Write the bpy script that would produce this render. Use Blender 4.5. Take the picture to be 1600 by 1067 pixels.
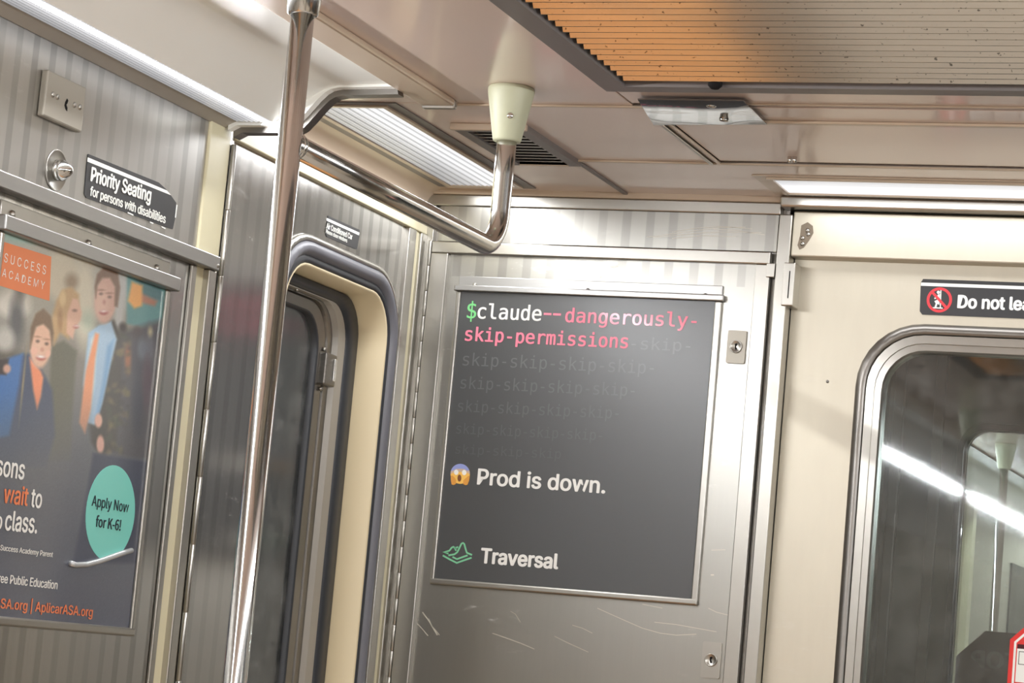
import bpy, bmesh, math, random, os
import numpy as np
from mathutils import Vector, Matrix
random.seed(7)
for o in list(bpy.data.objects): bpy.data.objects.remove(o, do_unlink=True)
SC = bpy.context.scene
COL = SC.collection

# ------------------------------------------------------------------ camera
YAW, PIT, ROLL, F = -0.35219034, 0.12057568, -0.09050071, 4096.58
CAM = np.array([0.80, -4.70, 1.30])
def cam_axes():
    w = np.array([math.sin(YAW)*math.cos(PIT), math.cos(YAW)*math.cos(PIT), math.sin(PIT)])
    r0 = np.array([math.cos(YAW), -math.sin(YAW), 0.0]); d0 = np.cross(w, r0)
    r = r0*math.cos(ROLL)+d0*math.sin(ROLL); d = -r0*math.sin(ROLL)+d0*math.cos(ROLL)
    return np.array([r, d, w])
AX = cam_axes()
cd = bpy.data.cameras.new('camera'); cam = bpy.data.objects.new('camera', cd); COL.objects.link(cam)
cd.sensor_width = 36.0; cd.lens = F/1600*36.0; cd.clip_start = 0.02; cd.clip_end = 100
m = Matrix.Identity(4)
for i in range(3):
    m[i][0] = AX[0][i]; m[i][1] = -AX[1][i]; m[i][2] = -AX[2][i]; m[i][3] = CAM[i]
cam.matrix_world = m
SC.camera = cam

# ------------------------------------------------------------------ world, exposure
wd = bpy.data.worlds.new('world'); SC.world = wd; wd.use_nodes = True
wd.node_tree.nodes['Background'].inputs[0].default_value = (0.012, 0.014, 0.016, 1)
wd.node_tree.nodes['Background'].inputs[1].default_value = 1.0
SC.view_settings.view_transform = 'Standard'; SC.view_settings.look = 'None'
SC.view_settings.gamma = 1.0; SC.view_settings.use_curve_mapping = False
SC.view_settings.exposure = 0.15
SC.cycles.max_bounces = 14; SC.cycles.diffuse_bounces = 8; SC.cycles.glossy_bounces = 8
SC.cycles.transparent_max_bounces = 16
SC.cycles.sample_clamp_indirect = 6.0
SC.cycles.use_denoising = True
LAMP_POWER = 11.0        # watts per metre of tube
LENS_GLOW = 0.95

# ------------------------------------------------------------------ pixel -> plane (on 1600x1067)
def ray(x, y): return AX.T @ np.array([(x-800)/F, (y-533.5)/F, 1.0])
def hit(x, y, ax, c):
    v = ray(x, y); return CAM+v*((c-CAM[ax])/v[ax])
def project(P):
    c = AX @ (np.array(P)-CAM); return c[0]/c[2]*F+800, c[1]/c[2]*F+533.5
LW = -1.13                # face of the left wall
ZC = 2.201                # ceiling
# wall frames: local (u along wall, v up, w out into the car)
def FE(u, v, w): return (u, -w, v)            # end wall y = 0
def FL(u, v, w): return (LW+w, u, v)          # left wall
def FR(u, v, w): return (-LW-w, u, v)         # right wall
def FC(u, v, w): return (u, v, ZC-w)          # ceiling, u = x, v = y, w down
def E(x, y, w=0.0):
    p = hit(x, y, 1, -w); return (p[0], p[2])
def L(x, y, w=0.0):
    p = hit(x, y, 0, LW+w); return (p[1], p[2])
def Cc(x, y, w=0.0):
    p = hit(x, y, 2, ZC-w); return (p[0], p[1])

# ------------------------------------------------------------------ materials
def lin(c):
    return tuple(((v/255.0)/12.92 if v/255.0 <= 0.04045 else ((v/255.0+0.055)/1.055)**2.4) for v in c)
MATS = {}
class NT:
    def __init__(s, name):
        s.m = bpy.data.materials.new(name); s.m.use_nodes = True
        s.t = s.m.node_tree; s.b = s.t.nodes['Principled BSDF']; s.out = s.t.nodes['Material Output']
        MATS[name] = s.m
    def n(s, ty, **kw):
        nd = s.t.nodes.new(ty)
        for k, v in kw.items():
            if k in nd.inputs: nd.inputs[k].default_value = v
            else: setattr(nd, k, v)
        return nd
    def l(s, a, b): s.t.links.new(a, b)
    def set(s, **kw):
        for k, v in kw.items(): s.b.inputs[k.replace('_', ' ')].default_value = v
        return s
    def math(s, op, a, b=None):
        nd = s.n('ShaderNodeMath', operation=op)
        for i, v in enumerate((a, b)):
            if v is None: continue
            if hasattr(v, 'default_value') or hasattr(v, 'links'): s.l(v, nd.inputs[i])
            else: nd.inputs[i].default_value = v
        return nd.outputs[0]
    def ramp(s, fac, stops):
        nd = s.n('ShaderNodeValToRGB'); cr = nd.color_ramp
        while len(cr.elements) > len(stops): cr.elements.remove(cr.elements[-1])
        while len(cr.elements) < len(stops): cr.elements.new(1.0)
        for e, (p, c) in zip(cr.elements, stops):
            e.position = p; e.color = (c[0], c[1], c[2], 1) if hasattr(c, '__len__') else (c, c, c, 1)
        s.l(fac, nd.inputs[0]); return nd.outputs[0]
    def pos(s, scale=(1, 1, 1)):
        g = s.n('ShaderNodeNewGeometry'); mp = s.n('ShaderNodeMapping'); mp.inputs['Scale'].default_value = scale
        s.l(g.outputs['Position'], mp.inputs[0]); return mp.outputs[0]
    def noise(s, vec, scale=1.0, detail=3.0, rough=0.5):
        nd = s.n('ShaderNodeTexNoise', Scale=scale, Detail=detail, Roughness=rough); s.l(vec, nd.inputs['Vector'])
        return nd.outputs['Fac']
    def mix(s, fac, a, b, mode='MIX'):
        nd = s.n('ShaderNodeMix', data_type='RGBA', blend_type=mode)
        if hasattr(fac, 'links'): s.l(fac, nd.inputs[0])
        else: nd.inputs[0].default_value = fac
        for i, v in ((6, a), (7, b)):
            if hasattr(v, 'links'): s.l(v, nd.inputs[i])
            else: nd.inputs[i].default_value = (v[0], v[1], v[2], 1)
        return nd.outputs[2]
    def bump(s, h, strength=0.2, dist=0.001):
        nd = s.n('ShaderNodeBump', Strength=strength, Distance=dist); s.l(h, nd.inputs['Height'])
        s.l(nd.outputs[0], s.b.inputs['Normal'])

def paint(name, rgb, rough=0.4, spec=0.5, metal=0.0, var=0.06, scale=8.0, coat=0.0, coat_rough=0.1, bump=0.0):
    t = NT(name); c = lin(rgb)
    t.set(Roughness=rough, Metallic=metal, Specular_IOR_Level=spec, Coat_Weight=coat, Coat_Roughness=coat_rough)
    f = t.noise(t.pos(), scale, 4.0)
    t.l(t.mix(f, [v*(1-var) for v in c], [min(1, v*(1+var)) for v in c]), t.b.inputs['Base Color'])
    if bump: t.bump(t.noise(t.pos(), 120.0, 2.0), bump, 0.0006)
    return t.m

def steel(name, rgb, rough, stripes=0.0, zmin=-1.0, scuff=0.1, wave=0.0, brush=(60, 60, 1.2)):
    """brushed stainless steel, brushed vertically, with optional darker vertical stripes"""
    t = NT(name); c = lin(rgb)
    t.set(Metallic=1.0)
    big = t.noise(t.pos((1.5, 1.5, 1.0)), 1.6, 4.0, 0.55)
    br = t.noise(t.pos(brush), 3.0, 4.0, 0.6)
    col = t.mix(big, [v*0.86 for v in c], [min(1, v*1.12) for v in c])
    col = t.mix(t.math('MULTIPLY', br, 0.3), col, [v*0.82 for v in c])
    rg = t.math('ADD', t.math('MULTIPLY', br, 0.06), rough-0.03)
    rg = t.math('ADD', rg, t.math('MULTIPLY', t.math('SUBTRACT', big, 0.5), 0.12))
    # wiped scuffs and fine scratches
    sc = t.noise(t.pos((14, 14, 45)), 1.0, 6.0, 0.7)
    scm = t.ramp(sc, [(0.58, 0.0), (0.66, 1.0)])
    area = t.ramp(t.noise(t.pos(), 3.5, 2.0), [(0.50, 0.0), (0.62, 1.0)])
    scf = t.math('MULTIPLY', t.math('MULTIPLY', scm, area), scuff)
    col = t.mix(scf, col, (0.85, 0.84, 0.80))
    rg = t.math('ADD', rg, t.math('MULTIPLY', scf, 0.5))
    if stripes:
        g = t.n('ShaderNodeNewGeometry'); sx = t.n('ShaderNodeSeparateXYZ'); t.l(g.outputs['Position'], sx.inputs[0])
        s = t.math('ADD', sx.outputs[0], sx.outputs[1])
        s = t.math('ADD', s, t.math('MULTIPLY', t.noise(t.pos((6, 6, 0.2)), 1.0, 1.0), 0.02))
        sn = t.math('SINE', t.math('MULTIPLY', s, 2*math.pi/0.048))
        mk = t.ramp(sn, [(0.30, 0.0), (0.55, 1.0)])
        pat = t.ramp(t.noise(t.pos((3, 3, 1.2)), 1.5, 2.0), [(0.35, 0.35), (0.6, 1.0)])
        mk = t.math('MULTIPLY', mk, pat)
        zz = t.math('GREATER_THAN', sx.outputs[2], zmin)
        mk = t.math('MULTIPLY', t.math('MULTIPLY', mk, zz), stripes)
        col = t.mix(mk, col, [v*0.30 for v in c])  # darker vertical bands mixed into the base colour
    t.l(col, t.b.inputs['Base Color']); t.l(rg, t.b.inputs['Roughness'])
    h = t.math('ADD', t.math('MULTIPLY', br, 0.008), t.math('MULTIPLY', t.noise(t.pos((2.2, 2.2, 1.4)), 2.0, 2.0), wave))
    t.bump(h, 0.25, 0.002)
    return t.m

steel('steel_left', (188, 186, 182), 0.20, stripes=0.42, scuff=0.18, wave=0.35)
steel('steel_upper', (188, 186, 182), 0.33, stripes=0.40, scuff=0.15, wave=0.2)
steel('steel_end', (178, 176, 170), 0.32, stripes=0.34, zmin=2.03, scuff=0.4, wave=0.5)
steel('steel_frame', (186, 183, 176), 0.31, scuff=0.06, wave=0.1, brush=(22, 22, 22))
steel('steel_bar', (178, 177, 175), 0.36, scuff=0.03, brush=(6, 6, 60))
steel('steel_door', (206, 199, 183), 0.46, scuff=0.12, wave=0.3, brush=(20, 20, 3))
steel('steel_dark', (140, 136, 131), 0.34, scuff=0.06, brush=(20, 20, 20))
steel('chrome', (214, 213, 210), 0.13, scuff=0.05, brush=(30, 30, 0.6))
steel('mirror_chrome', (150, 153, 156), 0.06, scuff=0.0, wave=0.0, brush=(1, 1, 1))
_t = MATS['mirror_chrome'].node_tree
_n = _t.nodes.new('ShaderNodeTexNoise'); _n.inputs['Scale'].default_value = 7.0; _n.inputs['Detail'].default_value = 0.0
_g = _t.nodes.new('ShaderNodeNewGeometry'); _t.links.new(_g.outputs['Position'], _n.inputs['Vector'])
for _b in [n for n in _t.nodes if n.type == 'BUMP']:
    _t.links.new(_n.outputs['Fac'], _b.inputs['Height']); _b.inputs['Strength'].default_value = 1.0; _b.inputs['Distance'].default_value = 0.03
paint('ceiling_paint', (224, 203, 191), 0.30, 0.5, coat=0.7, coat_rough=0.10, var=0.05, scale=2.5)
paint('ceiling_trim', (188, 168, 146), 0.32, 0.5, coat=0.4, coat_rough=0.15, var=0.05)
paint('cove_white', (250, 252, 248), 0.35, 0.5, coat=0.5, coat_rough=0.22, var=0.03, scale=5)
paint('post_beige', (222, 214, 180), 0.38, 0.5, coat=0.2, coat_rough=0.2, var=0.05)
paint('door_beige', (222, 213, 194), 0.40, 0.5, var=0.06, scale=4)
paint('reveal_cream', (228, 212, 176), 0.38, 0.5, var=0.03)
paint('rubber_black', (52, 54, 58), 0.42, 0.5, var=0.15)
paint('rubber_grey', (112, 112, 118), 0.38, 0.5, var=0.1)
paint('gap_black', (24, 22, 22), 0.8, 0.2)
paint('scratch', (214, 208, 194), 0.5, 0.4, metal=0.5)
paint('grease', (128, 116, 100), 0.5, 0.4, metal=0.3)
paint('frame_grey', (112, 106, 104), 0.38, 0.5, var=0.08)
paint('fixture_grey', (160, 154, 144), 0.38, 0.5, var=0.06)
paint('socket_green', (182, 183, 156), 0.45, 0.5, var=0.08, scale=30)
paint('sign_black', (52, 52, 54), 0.35, 0.5, var=0.1)
paint('sign_white', (246, 246, 240), 0.4, 0.4, var=0.02)
paint('sign_red', (232, 66, 74), 0.4, 0.4, var=0.04)
paint('pale_plate', (166, 160, 148), 0.38, 0.5, metal=0.35, var=0.05)
paint('floor_tile', (186, 176, 162), 0.5, 0.4, var=0.18, scale=40)
paint('wall_laminate', (206, 198, 182), 0.4, 0.5, var=0.05)
paint('seat_orange', (226, 168, 108), 0.4, 0.5, var=0.06)
paint('tunnel', (40, 40, 42), 0.9, 0.1, var=0.3)
paint('car_end_grey', (92, 92, 92), 0.45, 0.4, metal=0.4, var=0.15, scale=12)
paint('poster_black', (66, 67, 68), 0.45, 0.5, coat=1.0, coat_rough=0.28, var=0.04, scale=3)
paint('ink_white', (244, 242, 236), 0.45, 0.4, coat=0.3, var=0.01)
paint('ink_pink', (255, 138, 160), 0.45, 0.4, coat=0.3, var=0.02)
paint('ink_green', (128, 214, 138), 0.45, 0.4, coat=0.3, var=0.02)
paint('ink_mint', (130, 206, 160), 0.45, 0.4, coat=0.3, var=0.02)
for k, v in enumerate((104, 99, 94, 90, 86, 83)):
    paint('ink_faint_%d' % k, (v, v+2, v+3), 0.45, 0.4, coat=1.0, coat_rough=0.28, var=0.02)
paint('ink_orange', (238, 140, 96), 0.45, 0.4, var=0.02)
paint('ink_box_orange', (232, 130, 76), 0.45, 0.4, coat=0.6, coat_rough=0.1, var=0.02)
paint('ink_teal', (122, 208, 194), 0.45, 0.4, coat=0.6, coat_rough=0.1, var=0.02)
paint('ink_navy', (44, 52, 62), 0.45, 0.4, var=0.02)
paint('emoji_yellow', (248, 196, 96), 0.5, 0.4, var=0.02)
paint('emoji_blue', (150, 160, 214), 0.5, 0.4, var=0.02)
paint('emoji_mid', (205, 178, 158), 0.5, 0.4, var=0.02)
paint('emoji_brown', (128, 78, 44), 0.5, 0.4, var=0.02)
paint('emoji_hand', (226, 158, 72), 0.5, 0.4, var=0.02)
paint('film_silver', (190, 192, 192), 0.25, 0.6, metal=0.4, var=0.05)
paint('sticker_back', (104, 76, 76), 0.6, 0.3, var=0.12, scale=30)
paint('sticker_ink', (130, 112, 108), 0.6, 0.3, var=0.1)
paint('sticker_dark', (74, 26, 30), 0.5, 0.3)
paint('sticker_red', (228, 52, 46), 0.45, 0.4, var=0.03)

def lens_mat():
    # prismatic fluorescent diffuser: tube glow seen through long ribs; the glow runs across the lens (UV.x)
    t = NT('lens'); t.set(Roughness=0.25, Base_Color=(0.05, 0.05, 0.05, 1))
    uv = t.n('ShaderNodeUVMap'); sx = t.n('ShaderNodeSeparateXYZ'); t.l(uv.outputs[0], sx.inputs[0])
    tube = t.ramp(sx.outputs[0], [(0.0, 0.34), (0.35, 0.55), (0.62, 0.9), (0.85, 1.0), (1.0, 0.8)])
    rib = t.ramp(t.math('FRACT', t.math('MULTIPLY', sx.outputs[0], 8.0)), [(0.0, 0.45), (0.25, 0.95), (0.45, 1.0), (0.75, 0.85), (1.0, 0.45)])
    e = t.mix(1.0, tube, rib, 'MULTIPLY')
    e = t.mix(1.0, e, (0.97, 0.97, 1.0), 'MULTIPLY')
    t.l(e, t.b.inputs['Emission Color']); t.b.inputs['Emission Strength'].default_value = LENS_GLOW
    t2 = NT('lens_plain'); t2.set(Roughness=0.3, Base_Color=(0.05, 0.05, 0.05, 1))
    uv = t2.n('ShaderNodeUVMap'); sx = t2.n('ShaderNodeSeparateXYZ'); t2.l(uv.outputs[0], sx.inputs[0])
    e = t2.ramp(sx.outputs[0], [(0.0, 0.55), (0.35, 0.72), (0.6, 1.0), (1.0, 0.9)])
    e = t2.mix(1.0, e, (0.96, 0.97, 1.0), 'MULTIPLY')
    t2.l(e, t2.b.inputs['Emission Color']); t2.b.inputs['Emission Strength'].default_value = LENS_GLOW
lens_mat()

def glass_mat(name, tint, refl_tint=1.0, dirt=0.05, rough=0.03):
    # thin window glass: transparent film with mirror reflection and a little grime
    t = NT(name); nt = t.t
    nt.nodes.remove(t.b)
    tr = t.n('ShaderNodeBsdfTransparent', Color=(tint[0], tint[1], tint[2], 1))
    gl = t.n('ShaderNodeBsdfGlossy', Roughness=rough, Color=(refl_tint, refl_tint, refl_tint, 1))
    df = t.n('ShaderNodeBsdfDiffuse', Color=(0.55, 0.55, 0.52, 1))
    fr = t.n('ShaderNodeFresnel', IOR=1.75)
    m1 = t.n('ShaderNodeMixShader'); t.l(fr.outputs[0], m1.inputs[0]); t.l(tr.outputs[0], m1.inputs[1]); t.l(gl.outputs[0], m1.inputs[2])
    sp = t.ramp(t.noise(t.pos(), 14.0, 5.0, 0.7), [(0.45, dirt*0.4), (0.75, dirt*2.2)])
    m2 = t.n('ShaderNodeMixShader'); t.l(sp, m2.inputs[0]); t.l(m1.outputs[0], m2.inputs[1]); t.l(df.outputs[0], m2.inputs[2])
    t.l(m2.outputs[0], t.out.inputs[0])
glass_mat('glass', (0.80, 0.84, 0.84), 1.0, 0.05)
glass_mat('glass_side', (0.55, 0.58, 0.58), 1.0, 0.10, 0.22)

def slat_mat():
    t = NT('slat_metal'); t.set(Metallic=1.0, Roughness=0.16)
    g = t.n('ShaderNodeNewGeometry'); sx = t.n('ShaderNodeSeparateXYZ'); t.l(g.outputs['Position'], sx.inputs[0])
    col = t.mix(t.noise(t.pos((3, 40, 3)), 1.0, 3.0), lin((206, 202, 196)), lin((232, 228, 220)))
    spk = t.ramp(t.noise(t.pos(), 160.0, 2.0), [(0.27, 0.3), (0.33, 1.0)])
    col = t.mix(1.0, col, spk, 'MULTIPLY')
    t.l(col, t.b.inputs['Base Color'])
slat_mat()

def print_mat():
    t = NT('poster_print'); t.set(Roughness=0.4, Coat_Weight=1.0, Coat_Roughness=0.1)
    a = t.n('ShaderNodeVertexColor'); a.layer_name = 'ink'
    t.l(a.outputs[0], t.b.inputs['Base Color'])
print_mat()

# ------------------------------------------------------------------ mesh helpers
def link(name, mesh, mat, parent=None, smooth=False):
    o = bpy.data.objects.new(name, mesh); COL.objects.link(o)
    if mat:
        for mm in (mat if isinstance(mat, (list, tuple)) else [mat]): mesh.materials.append(MATS[mm])
    if parent is not None: o.parent = parent
    if smooth:
        for p in mesh.polygons: p.use_smooth = True
    return o
def fin(name, bm, mat, parent=None, smooth=False, fix=True):
    if fix: bmesh.ops.recalc_face_normals(bm, faces=bm.faces)
    me = bpy.data.meshes.new(name); bm.to_mesh(me); bm.free()
    return link(name, me, mat, parent, smooth)
def bm_box(bm, a, b, bevel=0.0, fr=None, seg=2):
    """box between local corners a, b mapped through frame fr"""
    fr = fr or (lambda x, y, z: (x, y, z))
    vs = [bm.verts.new(fr(*(a[0] if i & 1 == 0 else b[0], a[1] if i & 2 == 0 else b[1], a[2] if i & 4 == 0 else b[2]))) for i in range(8)]
    fs = [bm.faces.new([vs[i] for i in q]) for q in ((0, 1, 3, 2), (4, 5, 7, 6), (0, 1, 5, 4), (2, 3, 7, 6), (0, 2, 6, 4), (1, 3, 7, 5))]
    if bevel:
        bmesh.ops.recalc_face_normals(bm, faces=fs)
        es = list({e for f in fs for e in f.edges})
        bmesh.ops.bevel(bm, geom=es, offset=bevel, segments=seg, profile=0.5, affect='EDGES')
def box(name, a, b, mat, parent=None, bevel=0.0, fr=None):
    bm = bmesh.new(); bm_box(bm, a, b, bevel, fr); return fin(name, bm, mat, parent)
def rr(u0, u1, v0, v1, r, n=8):
    pts = []
    for cx, cy, a0 in ((u1-r, v1-r, 0), (u0+r, v1-r, 90), (u0+r, v0+r, 180), (u1-r, v0+r, 270)):
        for k in range(n+1):
            a = math.radians(a0+90*k/n); pts.append((cx+r*math.cos(a), cy+r*math.sin(a)))
    return pts
def loft(name, loops, fr, mat, parent=None, smooth=True, caps=False, wrap=False):
    """loops: list of (points, w); rings joined by quads"""
    bm = bmesh.new(); vv = []
    for pts, w in loops: vv.append([bm.verts.new(fr(p[0], p[1], w)) for p in pts])
    n = len(vv[0]); L_ = len(vv)
    for i in range(L_ if wrap else L_-1):
        a, b = vv[i], vv[(i+1) % L_]
        for k in range(n): bm.faces.new((a[k], a[(k+1) % n], b[(k+1) % n], b[k]))
    if caps: bm.faces.new(vv[0]); bm.faces.new(vv[-1][::-1])
    return fin(name, bm, mat, parent, smooth)
def plate(name, pts, w0, w1, fr, mat, parent=None):
    bm = bmesh.new()
    a = [bm.verts.new(fr(p[0], p[1], w0)) for p in pts]; b = [bm.verts.new(fr(p[0], p[1], w1)) for p in pts]
    n = len(pts)
    bm.faces.new(a); bm.faces.new(b[::-1])
    for k in range(n): bm.faces.new((a[k], a[(k+1) % n], b[(k+1) % n], b[k]))
    return fin(name, bm, mat, parent)
def plate_hole(name, outer, inner, w0, w1, fr, mat, parent=None):
    bm = bmesh.new()
    for w in (w0, w1):
        es = []
        for pts in (outer, inner):
            vs = [bm.verts.new(fr(p[0], p[1], w)) for p in pts]
            es += [bm.edges.new((vs[k], vs[(k+1) % len(vs)])) for k in range(len(vs))]
        bmesh.ops.triangle_fill(bm, use_beauty=True, use_dissolve=False, edges=es)
    for pts in (outer, inner):
        n = len(pts)
        a = [bm.verts.new(fr(p[0], p[1], w0)) for p in pts]; b = [bm.verts.new(fr(p[0], p[1], w1)) for p in pts]
        for k in range(n): bm.faces.new((a[k], a[(k+1) % n], b[(k+1) % n], b[k]))
    bmesh.ops.remove_doubles(bm, verts=bm.verts, dist=1e-6)
    return fin(name, bm, mat, parent)
def rect(u0, u1, v0, v1): return [(u0, v0), (u1, v0), (u1, v1), (u0, v1)]
def tube(name, path, r, mat, parent=None, seg=24, caps=True):
    bm = bmesh.new(); rings = []; P = [Vector(p) for p in path]
    prev = None
    for i, p in enumerate(P):
        t = (P[min(i+1, len(P)-1)]-P[max(i-1, 0)]).normalized()
        if prev is None:
            a = Vector((0, 0, 1)) if abs(t.z) < 0.9 else Vector((1, 0, 0))
            nrm = t.cross(a).normalized()
        else: nrm = (prev-t*prev.dot(t)).normalized()
        prev = nrm; bi = t.cross(nrm)
        rings.append([bm.verts.new(p+nrm*(r*math.cos(2*math.pi*k/seg))+bi*(r*math.sin(2*math.pi*k/seg))) for k in range(seg)])
    for a, b in zip(rings, rings[1:]):
        for k in range(seg): bm.faces.new((a[k], a[(k+1) % seg], b[(k+1) % seg], b[k]))
    if caps: bm.faces.new(rings[0]); bm.faces.new(rings[-1][::-1])
    return fin(name, bm, mat, parent, True)
def lathe(name, prof, fr, mat, parent=None, seg=32, smooth=True):
    """prof: (radius, axial) pairs; fr maps (u, v, w) with the axis along w"""
    bm = bmesh.new(); rings = []
    for r, w in prof: rings.append([bm.verts.new(fr(r*math.cos(2*math.pi*k/seg), r*math.sin(2*math.pi*k/seg), w)) for k in range(seg)])
    for a, b in zip(rings, rings[1:]):
        for k in range(seg): bm.faces.new((a[k], a[(k+1) % seg], b[(k+1) % seg], b[k]))
    bm.faces.new(rings[0]); bm.faces.new(rings[-1][::-1])
    return fin(name, bm, mat, parent, smooth)
def at(fr, u, v, w=0.0): return lambda a, b, c: fr(u+a, v+b, w+c)
def screw(fr, u, v, w, parent, r=0.0055, mat='steel_frame', h=0.004, name='screw'):
    return lathe(name, [(r, -0.001), (r, h*0.25), (r*0.8, h*0.7), (r*0.4, h*0.95), (r*0.05, h)], at(fr, u, v, w), mat, parent, 14)
def empty(name, loc, label=None, cat=None, group=None):
    o = bpy.data.objects.new(name, None); COL.objects.link(o); o.empty_display_size = 0.05
    tag(o, label, cat, group); return o
def tag(o, label=None, cat=None, group=None, kind=None):
    if label: o['label'] = label
    if cat: o['category'] = cat
    if group: o['group'] = group
    if kind: o['kind'] = kind
    return o
def struct(name, label):
    o = empty(name, (0, 0, 0)); tag(o, label, None, None, 'structure'); return o

FONT = {}
def font(key, fn):
    try:
        p = os.path.join(bpy.utils.system_resource('DATAFILES'), 'fonts', fn)
        FONT[key] = bpy.data.fonts.load(p)
    except Exception: FONT[key] = None
font('cjk', 'Noto Sans CJK Regular.woff2'); font('sans', 'Inter.woff2'); font('mono', 'DejaVuSansMono.woff2')
def text_mesh(s, fkey, weight=0.0, spacing=1.0):
    c = bpy.data.curves.new('t', 'FONT'); c.body = s; c.size = 1.0; c.resolution_u = 4; c.space_character = spacing
    c.fill_mode = 'FRONT' if hasattr(c, 'fill_mode') else c.fill_mode
    if FONT.get(fkey): c.font = FONT[fkey]
    o = bpy.data.objects.new('t', c); COL.objects.link(o)
    dg = bpy.context.evaluated_depsgraph_get(); dg.update()
    me = bpy.data.meshes.new_from_object(o.evaluated_get(dg))
    bpy.data.objects.remove(o, do_unlink=True); bpy.data.curves.remove(c)
    # overlapping outlines of one glyph are kept a hair apart, facet by facet
    src = bmesh.new(); src.from_mesh(me); bmesh.ops.triangulate(src, faces=src.faces); bm = bmesh.new()
    for q, f in enumerate(src.faces): bm.faces.new([bm.verts.new((v.co.x, v.co.y, (q % 7)*0.00001)) for v in f.verts])
    src.free(); bm.to_mesh(me); bm.free()
    if weight:          # heavier stroke: the outline laid over itself a little to each side
        bm = bmesh.new(); src = bmesh.new(); src.from_mesh(me); src.faces.ensure_lookup_table()
        for q, (dx, dy) in enumerate(((-1, 0), (1, 0), (0, 0.7), (0, -0.7), (0.7, 0.5), (-0.7, 0.5), (0.7, -0.5), (-0.7, -0.5))):
            mp = {v: bm.verts.new((v.co.x+dx*weight, v.co.y+dy*weight, v.co.z+q*0.00008)) for v in src.verts}
            for f in src.faces: bm.faces.new([mp[v] for v in f.verts])
        src.free(); bm.to_mesh(me); bm.free()
    return me
def lettering(s, fkey, weight, fr, p0, p1, h, w, mat, parent, ref=None, name='lettering', mirror=False, spacing=1.0):
    """text from p0 (baseline left) to p1 (baseline right) on the wall, ascender height h; ref = substring that spans p0..p1"""
    me = text_mesh(s, fkey, weight, spacing)
    co = np.empty(len(me.vertices)*3); me.vertices.foreach_get('co', co); co = co.reshape(-1, 3)
    rc = co
    if ref:
        m2 = text_mesh(ref, fkey, weight); rc = np.empty(len(m2.vertices)*3); m2.vertices.foreach_get('co', rc); rc = rc.reshape(-1, 3)
        bpy.data.meshes.remove(m2)
    x0, x1, ym = rc[:, 0].min(), rc[:, 0].max(), rc[:, 1].max()
    du, dv = p1[0]-p0[0], p1[1]-p0[1]
    for i, v in enumerate(me.vertices):
        tt = (co[i, 0]-x0)/(x1-x0)
        if mirror: tt = 1-tt
        v.co = fr(p0[0]+du*tt, p0[1]+dv*tt+co[i, 1]/ym*h, w+co[i, 2])
    me.materials.clear()
    return link(name, me, mat, parent)
def px_text(s, fkey, weight, plane, fr, bl, br, top, w, mat, parent, ref=None, name='lettering', spacing=1.0):
    p0 = plane(bl[0], bl[1], w); p1 = plane(br[0], br[1], w); pt = plane(top[0], top[1], w)
    k = (top[0]-bl[0])/max(1e-6, (br[0]-bl[0])); base_v = p0[1]+(p1[1]-p0[1])*k
    return lettering(s, fkey, weight, fr, p0, p1, pt[1]-base_v, w, mat, parent, ref, name, False, spacing)
def stroke(name, pts, width, fr, w, mat, parent=None, th=0.0004):
    """flat ribbon along a polyline on a wall"""
    bm = bmesh.new(); n = len(pts); l, r = [], []
    for i in range(n):
        a = Vector(pts[max(i-1, 0)]); b = Vector(pts[min(i+1, n-1)]); d = (b-a).normalized(); q = Vector((-d.y, d.x))*(width/2)
        p = Vector(pts[i]); l.append(bm.verts.new(fr(p.x+q.x, p.y+q.y, w))); r.append(bm.verts.new(fr(p.x-q.x, p.y-q.y, w)))
    for i in range(n-1): bm.faces.new((l[i], l[i+1], r[i+1], r[i]))
    return fin(name, bm, mat, parent)
def ellipse(u, v, a, b, n=32, rot=0.0):
    return [(u+a*math.cos(t)*math.cos(rot)-b*math.sin(t)*math.sin(rot), v+a*math.cos(t)*math.sin(rot)+b*math.sin(t)*math.cos(rot)) for t in [2*math.pi*k/n for k in range(n)]]

YB = -9.0   # rear end of the car
# ================================================================== SETTING: shell
fl = box('floor', (-1.25, YB, -0.05), (1.25, 0.03, 0.0), 'floor_tile'); tag(fl, 'brownish speckled subway car floor', kind='structure')

# ---- ceiling
ce = struct('ceiling', 'glossy pinkish beige subway car ceiling of enamelled panels')
box('ceiling_base', (-1.2, YB, ZC+0.006), (1.2, 0.06, ZC+0.05), 'gap_black', ce)
g = 0.0015
def cpanel(x0, x1, y0, y1): return box('ceiling_panel', (x0+g, y0+g, ZC), (x1-g, y1-g, ZC+0.006), 'ceiling_paint', ce, 0.001)
cpanel(-0.835, -0.478, YB, -0.752); cpanel(0.478, 0.835, YB, -0.752)
cpanel(-0.478, 0.478, -0.905, -0.772); cpanel(-0.478, 0.478, YB, -2.45)
cpanel(-1.10, -0.837, -0.865, -0.752); cpanel(-1.10, -0.72, -0.752, -0.31); cpanel(-0.72, -0.459, -0.752, -0.31)
cpanel(-0.459, 1.10, -0.752, -0.660)
cpanel(-0.450, 1.10, -0.652, -0.330)
cpanel(-1.10, 1.10, -0.310, -0.002)
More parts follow.
